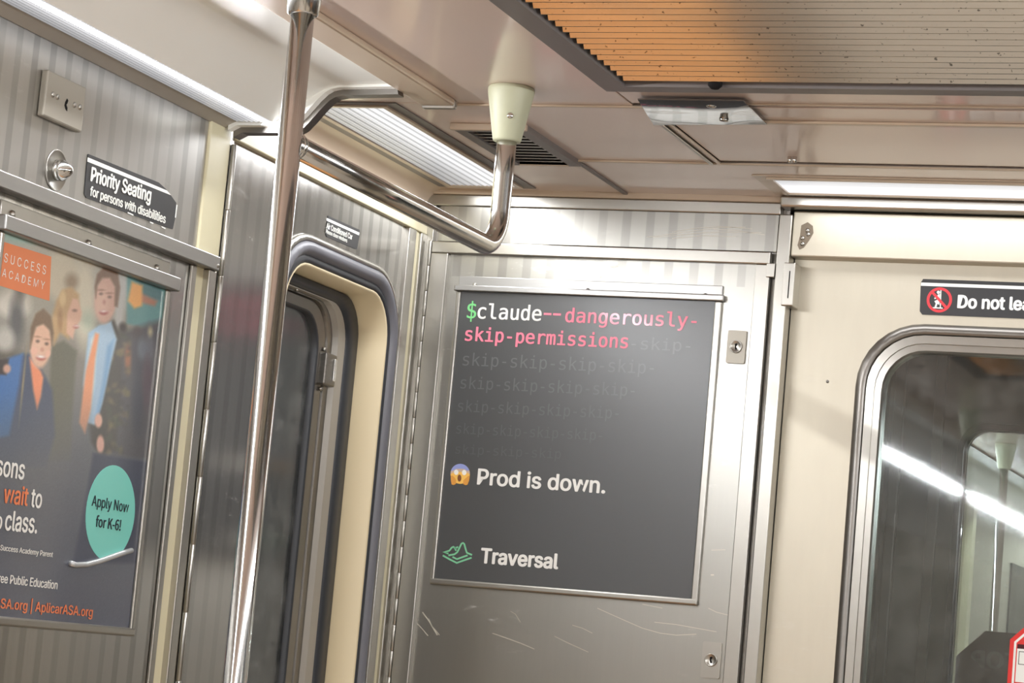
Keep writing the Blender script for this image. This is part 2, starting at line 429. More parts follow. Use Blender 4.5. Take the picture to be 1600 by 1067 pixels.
# seam mouldings that stand proud of the ceiling
box('seam_strip', (-0.835, -0.757, ZC-0.004), (-0.45, -0.749, ZC), 'ceiling_trim', ce, 0.0015)
box('seam_strip', (-0.47, -0.664, ZC-0.005), (1.10, -0.650, ZC), 'ceiling_trim', ce, 0.002)
box('seam_strip', (-0.74, -0.318, ZC-0.004), (1.10, -0.308, ZC), 'ceiling_trim', ce, 0.0015)
box('seam_strip', (-0.30, -0.784, ZC-0.003), (1.10, -0.778, ZC), 'ceiling_trim', ce, 0.001)
box('seam_strip', (-0.470, -0.65, ZC-0.006), (-0.463, -0.32, ZC), 'steel_frame', ce, 0.0015)
box('seam_strip', (-0.456, -0.65, ZC-0.005), (-0.450, -0.32, ZC), 'ceiling_trim', ce, 0.0015)
box('seam_strip', (-0.725, -0.30, ZC-0.004), (-0.716, -0.01, ZC), 'frame_grey', ce, 0.001)
# curve from ceiling to side wall in the end bay
def quarter(name, x0, x1, z0, z1, y0, y1, mat, parent):
    bm = bmesh.new(); A = []
    for k in range(9):
        a = math.pi/2*k/8
        x = x0+(x1-x0)*(1-math.cos(a)); z = z0+(z1-z0)*math.sin(a)
        A.append((bm.verts.new((x, y0, z)), bm.verts.new((x, y1, z))))
    for p, q in zip(A, A[1:]): bm.faces.new((p[0], q[0], q[1], p[1]))
    return fin(name, bm, mat, parent, True)
quarter('cove_strip', -1.129, -1.085, 2.165, ZC-0.001, -0.865, -0.002, 'ceiling_trim', ce)
quarter('cove_strip', 1.129, 1.085, 2.165, ZC-0.001, -0.865, -0.002, 'ceiling_trim', ce)
# long trim strips beside the coves
for s in (-1, 1):
    a, b = sorted((s*0.835, s*0.775))
    box('edge_strip', (a, YB, ZC-0.012), (b, -0.785, ZC), 'ceiling_trim', ce, 0.004)
    box('edge_strip_end', (a, -0.785, ZC-0.016), (b, -0.772, ZC), 'steel_frame', ce, 0.004)

# ---- side coves over the lights (bent panels with an end trim)
TRIM = [(-1.037, 2.129), (-1.022, 2.128), (-1.008, 2.130), (-0.996, 2.137), (-0.984, 2.150), (-0.966, 2.172), (-0.954, 2.184), (-0.944, 2.190), (-0.930, 2.193), (-0.835, 2.1955)]
COVE = [(-1.037, 2.129), (-1.022, 2.140), (-1.004, 2.152), (-0.986, 2.165), (-0.968, 2.177), (-0.954, 2.185), (-0.940, 2.190), (-0.925, 2.193), (-0.835, 2.1955)]
def sweep(name, prof, y0, y1, mat, parent, smooth=True, sgn=1):
    bm = bmesh.new(); A = [(bm.verts.new((sgn*x, y0, z)), bm.verts.new((sgn*x, y1, z))) for x, z in prof]
    for p, q in zip(A, A[1:]): bm.faces.new((p[0], q[0], q[1], p[1]))
    return fin(name, bm, mat, parent, smooth)
def thick(prof, d):
    # closed outline: the profile and its copy shifted down/outwards
    return prof+[(x+d*0.4, z-d) for x, z in prof[::-1]]
def cove(sgn, y0, y1, label):
    c = empty('light_cove', (0, 0, 0), label, 'cove panel')
    sweep('cove_panel', COVE, y0, y1, 'cove_white', c, True, sgn)
    return c
END = [(-1.12, 2.120), (-1.105, 2.128)]+TRIM
def cove_trim(sgn, y1, parent):
    prof = END
    for nm, d, a, b, mt in (('trim_lip', 0.004, y1-0.026, y1-0.010, 'cove_white'), ('trim_band', 0.013, y1-0.010, y1+0.014, 'steel_dark')):
        o = [(x, z) for x, z in prof]; q = [(x+d*0.35, z-d) for x, z in prof]
        bm = bmesh.new(); A = []
        for yy in (a, b): A.append(([bm.verts.new((sgn*x, yy, min(z+0.030, ZC-0.001))) for x, z in o], [bm.verts.new((sgn*x, yy, z)) for x, z in q]))
        n = len(o)
        for k in range(n-1):
            bm.faces.new((A[0][1][k], A[0][1][k+1], A[1][1][k+1], A[1][1][k]))
            bm.faces.new((A[0][0][k], A[0][0][k+1], A[1][0][k+1], A[1][0][k]))
            for i in (0, 1): bm.faces.new((A[i][0][k], A[i][0][k+1], A[i][1][k+1], A[i][1][k]))
        for k in (0, n-1): bm.faces.new((A[0][0][k], A[0][1][k], A[1][1][k], A[1][0][k]))
        fin(nm, bm, mt, parent)
cl = cove(-1*-1, YB, -0.905, 'white curved cove panel above the ribbed light on the left')
cove_trim(1, -0.885, cl)
cr = cove(-1, YB, -0.905, 'white curved cove panel over the opposite side wall')
cove_trim(-1, -0.885, cr)

# ---- fluorescent fixtures
def area(name, loc, sx, sy, power, parent, rot=(0, 0, 0)):
    ld = bpy.data.lights.new(name, 'AREA'); ld.shape = 'RECTANGLE'; ld.size = sx; ld.size_y = sy; ld.energy = power
    ld.color = (0.97, 0.98, 1.0)
    o = bpy.data.objects.new(name, ld); COL.objects.link(o); o.location = loc; o.rotation_euler = rot; o.parent = parent
    return o
def ribbed(name, x0, x1, y0, y1, z0, z1, n, depth, mat, parent, along='y'):
    """lens between edges (x0,z0) and (x1,z1), ribs along y"""
    bm = bmesh.new(); uvl = bm.loops.layers.uv.new('UVMap'); A = []
    m_ = n*4
    for k in range(m_+1):
        t = k/m_; x = x0+(x1-x0)*t; z = z0+(z1-z0)*t-depth*(0.5-0.5*math.cos(2*math.pi*t*n))
        if along == 'y': A.append((bm.verts.new((x, y0, z)), bm.verts.new((x, y1, z)), t))
        else: A.append((bm.verts.new((y0, x, z)), bm.verts.new((y1, x, z)), t))
    for p, q in zip(A, A[1:]):
        f = bm.faces.new((p[0], q[0], q[1], p[1]))
        for lp, (uu, vv) in zip(f.loops, ((p[2], 0), (q[2], 0), (q[2], 1), (p[2], 1))): lp[uvl].uv = (uu, vv)
    return fin(name, bm, mat, parent, True)
def side_fixture(sgn, y0, y1, label):
    f = empty('fluorescent_light', (0, 0, 0), label, 'light')
    ribbed('ribbed_lens', sgn*-1.105, sgn*-1.037, y0, y1, 2.131, 2.130, 8, 0.002, 'lens', f)
    bm = bmesh.new(); q = [(-1.129, 2.119), (-1.105, 2.130), (-1.105, 2.150), (-1.129, 2.150)]
    A = [[bm.verts.new((sgn*x, yy, z)) for x, z in q] for yy in (y0, y1+0.01)]
    for k in range(4): bm.faces.new((A[0][k], A[0][(k+1) % 4], A[1][(k+1) % 4], A[1][k]))
    bm.faces.new(A[0]); bm.faces.new(A[1][::-1])
    fin('fixture_channel', bm, 'fixture_grey', f)
    box('fixture_back', (min(sgn*-1.128, sgn*-1.037), y0, 2.150), (max(sgn*-1.128, sgn*-1.037), y1, 2.156), 'fixture_grey', f)
    area('tube', (sgn*-1.062, (y0+y1)/2, 2.1225), 0.022, abs(y1-y0)-0.02, LAMP_POWER*abs(y1-y0), f, (0, -sgn*math.radians(58), 0))
    return f
side_fixture(1, YB, -0.915, 'long ribbed fluorescent light running along the left wall top')
side_fixture(-1, YB, -0.915, 'long ribbed fluorescent light along the opposite wall top')

def flush_fixture(name, x0, x1, y0, y1, label, mat, n, along):
    f = empty(name, (0, 0, 0), label, 'light')
    b = 0.010
    plate_hole('fixture_frame', rect(x0-b, x1+b, y0-b, y1+b), rect(x0, x1, y0, y1), 0.0005, 0.005, FC, 'ceiling_trim', f)
    plate_hole('fixture_rim', rect(x0-b-0.022, x1+b+0.022, y0-b-0.016, y1+b+0.012), rect(x0-b, x1+b, y0-b, y1+b), 0.0003, 0.002, FC, 'frame_grey' if along == 'y' else 'ceiling_trim', f)
    if along == 'y':
        ribbed('ribbed_lens', x0, x1, y0, y1, ZC-0.002, ZC-0.002, n, 0.0015, mat, f)
        area('tube', ((x0+x1)/2, (y0+y1)/2, ZC-0.0055), x1-x0-0.01, y1-y0-0.01, LAMP_POWER*0.34*(y1-y0), f)
    else:
        ribbed('lens', y0, y1, x0, x1, ZC-0.002, ZC-0.002, n, 0.0004, mat, f, 'x')
        area('tube', ((x0+x1)/2, (y0+y1)/2, ZC-0.0045), x1-x0-0.01, y1-y0-0.01, LAMP_POWER*0.16*(x1-x0), f)
    return f
flush_fixture('fluorescent_light', -1.062, -0.925, -0.730, -0.060, 'short ribbed ceiling light in the corner above the side window', 'lens', 16, 'y')
flush_fixture('fluorescent_light', -0.388, 0.388, -0.190, -0.062, 'smooth strip light in the ceiling above the end door', 'lens_plain', 6, 'x')

# ---- left wall
wl = struct('wall_left', 'brushed stainless steel side wall with vertical stripes')
box('wall_backing', (YB, 0.0, -0.20), (-0.86, 2.16, -0.012), 'steel_dark', wl, 0, FL)
box('upper_panel', (YB, 1.905, -0.012), (-0.957, 2.125, 0.0), 'steel_upper', wl, 0.001, FL)
box('lower_panel', (YB, 0.0, -0.012), (-1.62, 1.9045, 0.0), 'steel_left', wl, 0.001, FL)
# painted post with the corner joint
box('post', (-0.957, 0.0, -0.02), (-0.880, 2.165, 0.004), 'post_beige', wl, 0.003, FL)
box('post_edge', (-0.880, 0.0, -0.02), (-0.862, 2.165, 0.001), 'steel_frame', wl, 0.001, FL)
# end bay: recessed panel with a raised frame round it
WY0, WY1, WZ0, WZ1, WR = -0.655, -0.088, 1.00, 2.009, 0.13      # outer edge of the window gasket
plate_hole('bay_panel', rect(-0.856, -0.070, 0.0, 2.125), rr(WY0+0.02, WY1-0.02, WZ0+0.02, WZ1-0.02, WR-0.02), -0.012, -0.004, FL, 'steel_left', wl)
box('bay_frame_top', (-0.862, 2.109, -0.012), (0.0, 2.166, 0.006), 'post_beige', wl, 0.002, FL)
box('bay_frame_side', (-0.0865, 0.0, -0.012), (-0.052, 2.1085, 0.006), 'steel_frame', wl, 0.002, FL)
box('bay_frame_side', (-0.052, 0.0, -0.012), (-0.030, 2.1085, 0.002), 'post_beige', wl, 0.001, FL)
box('bay_frame_side', (-0.030, 0.0, -0.012), (-0.0005, 2.1085, 0.008), 'steel_frame', wl, 0.002, FL)
# wall around the outside of the window opening
plate_hole('bay_outer_wall', rect(-0.86, 0.0, 0.0, 2.16), rr(WY0+0.05, WY1-0.05, WZ0+0.05, WZ1-0.05, 0.09), -0.09, -0.075, FL, 'steel_dark', wl)
screw(FL, L(588, 304)[0], L(588, 304)[1], 0.006, wl, 0.006)

# hinge along the post: knuckles
hy = -0.871
zz = 2.10
while zz > 0.9:
    lathe('hinge_knuckle', [(0.0045, 0), (0.0048, 0.001), (0.0048, 0.1085), (0.0045, 0.1095)], lambda a, b, c, z0=zz-0.11: (LW+0.006+a, hy+b, z0+c), 'steel_frame', wl, 12)
    zz -= 0.11

# framed panel below: bars
pd = struct('door_1', 'steel framed access panel carrying the left advertising poster')
box('inset_panel', (-1.62, 0.0, -0.010), (-0.955, 1.885, 0.0), 'steel_left', pd, 0.0005, FL)
box('frame_bar', (-1.655, 1.882, 0.0), (-0.905, 1.906, 0.020), 'steel_bar', pd, 0.002, FL)
box('frame_bar', (-1.655, 0.0, 0.0), (-1.630, 1.8815, 0.016), 'steel_frame', pd, 0.002, FL)
box('frame_bar', (-0.930, 0.0, 0.0), (-0.905, 1.8815, 0.016), 'steel_frame', pd, 0.002, FL)
box('reflection_strip', (-0.972, 0.0, 0.0), (-0.956, 1.8815, 0.006), 'steel_frame', pd, 0.002, FL)  # raised strip added in place of a reflected line beside the bar
screw(FL, -0.912, 1.890, 0.018, pd, 0.004)

# ---- end wall
we = struct('wall_end', 'brushed stainless steel end wall of the car beside the end door')
box('wall_backing', (-1.128, 0.0, -0.06), (-0.402, 2.24, -0.012), 'steel_dark', we, 0, FE)
box('transom_panel', (-1.10, 2.098, -0.012), (-0.420, 2.168, 0.0), 'steel_end', we, 0.0005, FE)
box('transom_strip', (-1.128, 2.168, -0.012), (-0.416, 2.190, 0.006), 'steel_frame', we, 0.002, FE)
box('transom_strip', (-1.128, 2.190, -0.012), (-0.416, ZC+0.004, 0.012), 'ceiling_trim', we, 0.002, FE)
box('corner_post', (-1.1285, 0.0, -0.012), (-1.110, 2.168, 0.002), 'steel_frame', we, 0.001, FE)
box('door_post', (-0.4165, 0.0, -0.08), (-0.392, 2.168, 0.010), 'steel_frame', we, 0.002, FE)
box('door_post', (0.392, 0.0, -0.08), (0.4165, 2.168, 0.010), 'steel_frame', we, 0.002, FE)
box('right_panel', (0.4165, 0.0, -0.012), (1.1285, 2.2, 0.0), 'steel_end', we, 0.001, FE)
# header box over the end door
box('header_lip', (-0.412, 2.178, -0.03), (0.412, 2.199, 0.034), 'steel_frame', we, 0.004, FE)
box('header_panel', (-0.3915, 2.090, -0.06), (0.3915, 2.176, 0.004), 'steel_door', we, 0.003, FE)
for (sx_, sy_) in ((1254, 372), (1254, 381), (1262, 360), (1263, 366)):
    u, v = E(sx_, sy_, 0.004); screw(FE, u, v, 0.004, we, 0.0042, 'steel_frame', 0.003, 'bolt')

# cab equipment door with hinge, frame and locks
cdoor = struct('door_2', 'steel cabinet door with hinge and locks carrying the black poster')
box('inset_panel', (-1.10, 0.6, -0.010), (-0.440, 2.085, -0.003), 'steel_end', cdoor, 0, FE)
box('frame_bar', (-1.108, 2.073, -0.006), (-0.428, 2.096, 0.010), 'steel_frame', cdoor, 0.002, FE)
box('frame_bar', (-1.108, 0.6, -0.006), (-1.072, 2.0728, 0.010), 'steel_frame', cdoor, 0.002, FE)
box('frame_bar', (-0.456, 0.6, -0.006), (-0.428, 2.0728, 0.006), 'steel_frame', cdoor, 0.0015, FE)
zz = 2.098
while zz > 1.1:
    lathe('hinge_knuckle', [(0.0035, 0), (0.0038, 0.0008), (0.0038, 0.0480), (0.0035, 0.049)], lambda a, b, c, z0=zz-0.05: (-1.1125+a, -0.005+b, z0+c), 'steel_frame', cdoor, 10)
    zz -= 0.05
# latch tab at the top right
u, v = E(1203, 420, 0.008); box('latch_tab', (u-0.006, v-0.016, 0.0), (u+0.010, v+0.010, 0.012), 'steel_frame', cdoor, 0.001, FE)
def lock(cx, cy, w, h, mat):
    u, v = E(cx, cy, 0.0)
    p = plate('lock_plate', rr(u-w/2, u+w/2, v-h/2, v+h/2, 0.003, 3), -0.003, 0.0015, FE, mat, cdoor)
    lathe('lock_cylinder', [(0.0118, 0), (0.0118, 0.003), (0.0108, 0.004), (0.0100, 0.0032), (0.0006, 0.0032)], at(FE, u, v, 0.0015), 'steel_frame', p, 28)
    pts = [(0.0010, 0.0062), (0.0030, 0.0050), (0.0026, 0.0020), (0.0008, 0.0004), (0.0020, -0.0018), (0.0032, -0.0050), (0.0014, -0.0064), (-0.0010, -0.0048), (-0.0016, -0.0016), (-0.0018, 0.0016), (-0.0022, 0.0046)]
    plate('keyhole', [(u+a, v+b) for a, b in pts], 0.0040, 0.0052, FE, 'gap_black', p)
lock(1150.5, 542, 0.036, 0.062, 'pale_plate')
lock(1111.5, 1031, 0.036, 0.066, 'steel_frame')

def zs(ox, oy, k, pts): return [E(ox+a/k, oy+b/k, 0.0) for a, b in pts]
for pts, wd_ in (([(905, 800), (960, 825), (1050, 865), (1130, 900), (1220, 925), (1300, 935), (1400, 930)], 0.0012), ([(1190, 870), (1300, 882), (1400, 900), (1500, 918)], 0.0011),
                 ([(30, 820), (60, 860), (105, 935)], 0.0022), ([(5, 878), (30, 905), (58, 938)], 0.0016), ([(60, 850), (80, 890), (115, 935)], 0.0012), ([(380, 925), (450, 950), (520, 975), (590, 1005)], 0.0012), ([(470, 815), (495, 830), (520, 870)], 0.0010), ([(690, 940), (760, 975), (860, 1020)], 0.0011), ([(780, 885), (830, 900), (880, 925)], 0.0011), ([(1130, 780), (1180, 790), (1230, 800)], 0.0010), ([(1460, 800), (1500, 820), (1560, 835)], 0.0010), ([(1475, 510), (1545, 508)], 0.0010), ([(1472, 634), (1488, 634)], 0.0022)):
    stroke('scratch', zs(650, 700, 3.2, pts), wd_, FE, -0.0024, 'scratch', cdoor)
for pts in ([(440, 682), (600, 662), (760, 640), (900, 622), (1060, 620)], [(480, 684), (640, 670), (800, 655), (960, 650), (1160, 655)], [(600, 650), (760, 625), (900, 615), (1100, 630)], [(600, 690), (800, 672), (1000, 680)], [(860, 632), (1000, 640), (1180, 668)]):
    stroke('scratch', zs(900, 200, 4.0, pts), 0.0008, FE, 0.0006, 'scratch', we)
plate('grease_stain', [E(a, b, 0.0044) for a, b in ((1252, 352), (1262, 347), (1270, 353), (1271, 364), (1264, 376), (1256, 387), (1249, 390), (1246, 383), (1250, 368))], 0.0041, 0.0045, FE, 'grease', we)

# ---- end door
DW = -0.030     # door face depth
ed = struct('door_3', 'cream brushed metal end door with a rounded window')
GL = rr(-0.205, 0.205, 1.05, 1.925, 0.085)
plate_hole('door_leaf', rect(-0.3905, 0.3905, 0.0, 2.11), rr(-0.235, 0.235, 1.02, 1.958, 0.105), -0.065, DW, FE, 'steel_door', ed)
def ring(o, r): return rr(-0.205-o, 0.205+o, 1.05-o, 1.925+o, max(0.012, 0.075+o*0.85))
loft('window_surround', [(ring(0.054, 0), DW-0.001), (ring(0.050, 0), DW+0.004), (ring(0.034, 0), DW+0.013), (ring(0.032, 0), DW+0.004)], FE, 'steel_dark', ed)
loft('window_frame', [(ring(0.032, 0), DW+0.002), (ring(0.031, 0), DW+0.009), (ring(0.016, 0), DW+0.010), (ring(0.015, 0), DW+0.0075), (ring(0.003, 0), DW+0.0085), (ring(0.0, 0), DW+0.004), (ring(0.0, 0), DW-0.03)], FE, 'steel_frame', ed, False)
plate('window_pane', ring(0.004, 0), DW-0.014, DW-0.010, FE, 'glass', ed)
# hinge cover at the door edge
u0, v0 = E(1228, 412, 0.0); u1, v1 = E(1242, 480, 0.0)
hb = box('door_hinge', (u0, v1, DW), (u1-0.001, v0, 0.016), 'steel_frame', ed, 0.002, FE)
box('hinge_slot', ((u0+u1)/2, v1+0.014, 0.0155), ((u0+u1)/2+0.002, v0-0.016, 0.0165), 'gap_black', hb, 0, FE)
u, v = E(1293, 596, DW); screw(FE, u, v, DW, ed, 0.003, 'steel_dark', 0.002, 'rivet')

# ---- right wall, rear wall
wr = struct('wall_right', 'pale laminate side wall opposite with dark windows')
wins = [(-8.6, -7.6), (-7.0, -6.0), (-5.4, -4.2), (-3.4, -2.2), (-1.7, -0.9)]
yy = YB
for (a, b) in wins:
    box('wall_panel', (yy, 0.0, -0.08), (a, 2.16, 0.0), 'steel_left', wr, 0, FR)
    box('wall_panel', (a, 0.0, -0.08), (b, 1.10, 0.0), 'wall_laminate', wr, 0, FR)
    box('wall_panel', (a, 1.92, -0.08), (b, 2.16, 0.0), 'steel_left', wr, 0, FR)
    yy = b
box('wall_panel', (yy, 0.0, -0.08), (0.0, 2.20, 0.0), 'steel_left', wr, 0, FR)
for i, (a, b) in enumerate(wins):
    w_ = struct('window_%d' % (i+2), 'dark window in the opposite side wall'); plate('window_pane', rect(a, b, 1.10, 1.92), -0.05, -0.045, FR, 'glass_side', w_)
    plate_hole('window_frame', rect(a, b, 1.10, 1.92), rr(a+0.03, b-0.03, 1.13, 1.89, 0.08), -0.06, 0.006, FR, 'steel_frame', w_)
wb = box('wall_back', (-1.25, YB-0.05, 0.0), (1.25, YB, 2.25), 'wall_laminate'); tag(wb, 'plain pale bulkhead at the far rear of the car', kind='structure')
# tunnel outside
tu = struct('wall_tunnel', 'dark tunnel wall outside the side windows')
box('tunnel_side', (-2.3, YB-1, -1.2), (-2.2, 12, 3.6), 'tunnel', tu); box('tunnel_side', (2.2, YB-1, -1.2), (2.3, 12, 3.6), 'tunnel', tu)

# ---- side window in the left wall
w1 = struct('window_1', 'rounded side window with black rubber gasket and cream reveal')
def wring(o): return rr(WY0+o, WY1-o, WZ0+o, WZ1-o, max(0.02, WR-o*0.9))
loft('gasket_trim', [(wring(-0.004), -0.004), (wring(-0.003), 0.002), (wring(0.006), 0.005), (wring(0.008), 0.001)], FL, 'steel_frame', w1)
loft('gasket', [(wring(0.007), -0.004), (wring(0.010), 0.006), (wring(0.018), 0.010), (wring(0.026), 0.008), (wring(0.032), 0.002), (wring(0.034), -0.002)], FL, 'rubber_grey', w1)
loft('gasket_lip', [(wring(0.032), -0.001), (wring(0.040), 0.003), (wring(0.047), 0.000), (wring(0.048), -0.004)], FL, 'rubber_black', w1)
loft('reveal', [(wring(0.046), -0.001), (wring(0.049), 0.001), (wring(0.053), -0.002), (wring(0.056), -0.062)], FL, 'reveal_cream', w1)
def r2(a, b, r): return rr(WY0+a*0.35, WY1-a, WZ0+b, WZ1-b, r)
loft('seal', [(r2(0.054, 0.054, 0.080), -0.061), (r2(0.060, 0.058, 0.078), -0.054), (r2(0.100, 0.074, 0.076), -0.054), (r2(0.106, 0.078, 0.075), -0.062)], FL, 'rubber_black', w1)
loft('sash_channel', [(r2(0.104, 0.076, 0.075), -0.064), (r2(0.110, 0.078, 0.074), -0.058), (r2(0.142, 0.080, 0.074), -0.058), (r2(0.150, 0.082, 0.073), -0.068)], FL, 'fixture_grey', w1, False)
loft('sash', [(r2(0.148, 0.080, 0.073), -0.070), (r2(0.152, 0.083, 0.073), -0.066), (r2(0.172, 0.085, 0.073), -0.066), (r2(0.174, 0.087, 0.073), -0.072), (r2(0.182, 0.089, 0.073), -0.072), (r2(0.184, 0.091, 0.073), -0.066), (r2(0.214, 0.108, 0.068), -0.066), (r2(0.216, 0.110, 0.067), -0.074)], FL, 'steel_dark', w1, False)
loft('glazing_bead', [(r2(0.213, 0.107, 0.068), -0.068), (r2(0.217, 0.109, 0.067), -0.063), (r2(0.223, 0.112, 0.066), -0.065), (r2(0.225, 0.113, 0.066), -0.076)], FL, 'rubber_black', w1)
plate('window_pane', r2(0.219, 0.110, 0.066), -0.078, -0.074, FL, 'glass_side', w1)
u, v = L(512, 578, -0.058)
lt = box('sash_latch', (u-0.026, v-0.030, -0.068), (u+0.022, v+0.030, -0.050), 'steel_dark', w1, 0.003, FL)
box('latch_cap', (u+0.006, v-0.020, -0.0498), (u+0.016, v+0.022, -0.047), 'chrome', lt, 0.001, FL)
screw(FL, u-0.012, v+0.037, -0.064, w1, 0.004); screw(FL, u-0.012, v-0.037, -0.064, w1, 0.004)
uu, vv_ = L(463.5, 452.5, -0.064); screw(FL, uu, vv_, -0.064, w1, 0.004)

# ================================================================== grab rail
PX, PY, RY = -0.647, -1.663, -0.870
gr = empty('grab_rail', (0, 0, 0), 'stainless grab pole with horizontal rail rising to a ceiling socket', 'handrail')
tube('pole', [(PX, PY, 0.0), (PX, PY, 1.0), (PX, PY, 2.16)], 0.0155, 'chrome', gr, 32)
R_ = 0.062; zr = 1.938
path = [(PX, PY+0.006, zr), (PX, -1.3, zr), (PX, RY-R_, zr)]
path += [(PX, RY-R_+R_*math.sin(math.pi/2*k/10), zr+R_-R_*math.cos(math.pi/2*k/10)) for k in range(1, 11)]
path += [(PX, RY, 2.06), (PX, RY, 2.15)]
tube('rail', path, 0.0158, 'chrome', gr, 32)
lathe('rail_weld', [(0.0165, 0.0), (0.0185, 0.001), (0.0185, 0.006), (0.0160, 0.008)], lambda a, b, c: (PX+a, PY+0.013+c, zr+b), 'chrome', gr, 28)
sk = lathe('ceiling_socket', [(0.0150, 2.1135), (0.0215, 2.1135), (0.0228, 2.116), (0.0360, 2.186), (0.0372, 2.194), (0.0372, 2.1985), (0.0355, ZC)], lambda a, b, c: (PX+a, RY+b, c), 'socket_green', gr, 40)
def FS(u, v, w):
    return (PX+0.028*math.cos(math.radians(-66))+w*math.cos(math.radians(-66))-u*math.sin(math.radians(-66)), RY+0.028*math.sin(math.radians(-66))+w*math.sin(math.radians(-66))+u*math.cos(math.radians(-66)), 2.150+v)
scw = lathe('screw', [(0.0052, -0.003), (0.0052, 0.002), (0.004, 0.0035), (0.0004, 0.004)], FS, 'chrome', sk, 18)
lathe('pole_collar', [(0.0185, 2.108), (0.0205, 2.110), (0.0240, 2.140), (0.0255, 2.1990), (0.015, 2.1990)], lambda a, b, c: (PX+a, PY+b, c), 'chrome', gr, 40)
def plain_pole(x, y, label, group=None):
    p = empty('grab_pole', (0, 0, 0), label, 'pole', group)
    tube('pole', [(x, y, 0.0), (x, y, 1.0), (x, y, 2.13)], 0.0155, 'chrome', p, 20)
    lathe('ceiling_socket', [(0.015, 2.1135), (0.0215, 2.1135), (0.0228, 2.116), (0.0360, 2.186), (0.0372, 2.1985), (0.0355, ZC)], lambda a, b, c: (x+a, y+b, c), 'socket_green', p, 24)
    return p
plain_pole(PX, -3.34, 'lone grab pole farther back, mirrored in the end door window')

# ================================================================== bench below the left poster
bn = empty('bench_seat', (0, 0, 0), 'orange moulded bench along the left wall, mirrored in the ceiling grille', 'bench')
BPROF = [(-1.12, 0.86), (-1.095, 0.87), (-1.08, 0.84), (-1.06, 0.60), (-1.03, 0.49), (-0.98, 0.455), (-0.85, 0.46), (-0.72, 0.475), (-0.69, 0.465), (-0.68, 0.44), (-0.70, 0.41), (-1.12, 0.40)]
for k in range(6):
    y1_ = -0.98-k*0.47; bm = bmesh.new()
    A = [[bm.verts.new((x, yy_, z)) for x, z in BPROF] for yy_ in (y1_-0.462, y1_)]
    for i in range(len(BPROF)): bm.faces.new((A[0][i], A[0][(i+1) % len(BPROF)], A[1][(i+1) % len(BPROF)], A[1][i]))
    bm.faces.new(A[0]); bm.faces.new(A[1][::-1]); fin('seat', bm, 'seat_orange', bn)
box('bench_base', (-1.12, -3.78, 0.0), (-0.80, -0.99, 0.40), 'steel_dark', bn)

# ================================================================== ceiling things
gl_ = empty('air_conditioning_grille', (0, 0, 0), 'large ceiling grille of golden and grey slats in a dark frame', 'grille')
GX, GY1, GY0 = 0.437, -0.937, -2.40
plate_hole('grille_frame', rect(-GX-0.040, GX+0.040, GY0-0.04, GY1+0.035), rect(-GX, GX, GY0, GY1), 0.0, 0.012, FC, 'frame_grey', gl_)
box('grille_backing', (-GX, GY0, ZC+0.0), (GX, GY1, ZC+0.004), 'gap_black', gl_)
pitch = 0.0325
bm = bmesh.new(); q = [(-0.0125, 0.0004), (-0.0135, 0.0012), (-0.0060, 0.0086), (-0.0045, 0.0090), (0.0150, 0.0004)]
A = [[bm.verts.new((x, v, -w)) for v, w in q] for x in (-GX+0.006, GX-0.006)]
for k in range(5): bm.faces.new((A[0][k], A[0][(k+1) % 5], A[1][(k+1) % 5], A[1][k]))
bm.faces.new(A[0]); bm.faces.new(A[1][::-1])
s0 = fin('slat', bm, 'slat_metal', gl_); s0.location = (0, GY1-0.020, ZC)
k = 1
while GY1-0.020-k*pitch > GY0+0.02:
    s = s0.copy(); COL.objects.link(s); s.parent = gl_; s.location = (0, GY1-0.020-k*pitch, ZC); k += 1
lathe('knob', [(0.011, 0), (0.011, 0.006), (0.006, 0.011), (0.0004, 0.012)], at(FC, Cc(1115, 119)[0], GY1-0.012, 0.006), 'gap_black', gl_, 16)

vt = empty('ceiling_vent', (0, 0, 0), 'small louvred air vent in the ceiling behind the socket', 'vent')
VX0, VX1, VY0, VY1 = -0.850, -0.716, -0.600, -0.300
bw = 0.020
plate_hole('vent_frame', rect(VX0, VX1, VY0, VY1), rect(VX0+bw, VX1-bw, VY0+bw, VY1-bw*0.6), 0.0, 0.010, FC, 'frame_grey', vt)
box('vent_lip', (VX0-0.004, VY0-0.006, ZC-0.012), (VX1+0.002, VY0+0.003, ZC), 'ceiling_trim', vt, 0.002)
box('vent_lip', (VX0+bw, VY1-0.012, ZC-0.012), (VX1-bw, VY1-0.006, ZC), 'ceiling_trim', vt, 0.001)
box('vent_backing', (VX0+0.01, VY0+0.01, ZC-0.0008), (VX1-0.01, VY1-0.01, ZC+0.001), 'gap_black', vt)
n = 11
for k in range(n):
    y = VY0+bw+0.012+(VY1-VY0-bw*1.6-0.02)*k/(n-1)
    bm = bmesh.new(); bm_box(bm, (VX0+bw, -0.0030, -0.0007), (VX1-bw, 0.0030, 0.0007))
    bmesh.ops.rotate(bm, verts=bm.verts, cent=(0, 0, 0), matrix=Matrix.Rotation(math.radians(8), 3, 'X'))
    bmesh.ops.translate(bm, verts=bm.verts, vec=(0, y, ZC-0.0060))
    fin('louvre', bm, 'fixture_grey', vt)
u, v = Cc(880, 256); screw(FC, u, v, 0.0, ce, 0.011, 'frame_grey', 0.004, 'ceiling_stud')

cp = empty('chrome_plate', (0, 0, 0), 'shiny wavy chrome cover plate screwed to the ceiling', 'cover plate')
plate('plate', [Cc(997, 148), Cc(1162, 150), Cc(1199, 187), Cc(1022, 188)], 0.006, 0.008, FC, 'mirror_chrome', cp)
for xx, yy_ in ((1112, 158), (1132, 180)):
    u, v = Cc(xx, yy_); screw(FC, u, v, 0.008, cp, 0.008, 'chrome', 0.003)
for xx in (1234, 1242):
    u, v = Cc(xx, 245); lathe('panel_catch', [(0.004, 0), (0.004, 0.010), (0.0004, 0.011)], at(FC, u, v, 0.0), 'chrome', ce, 12)

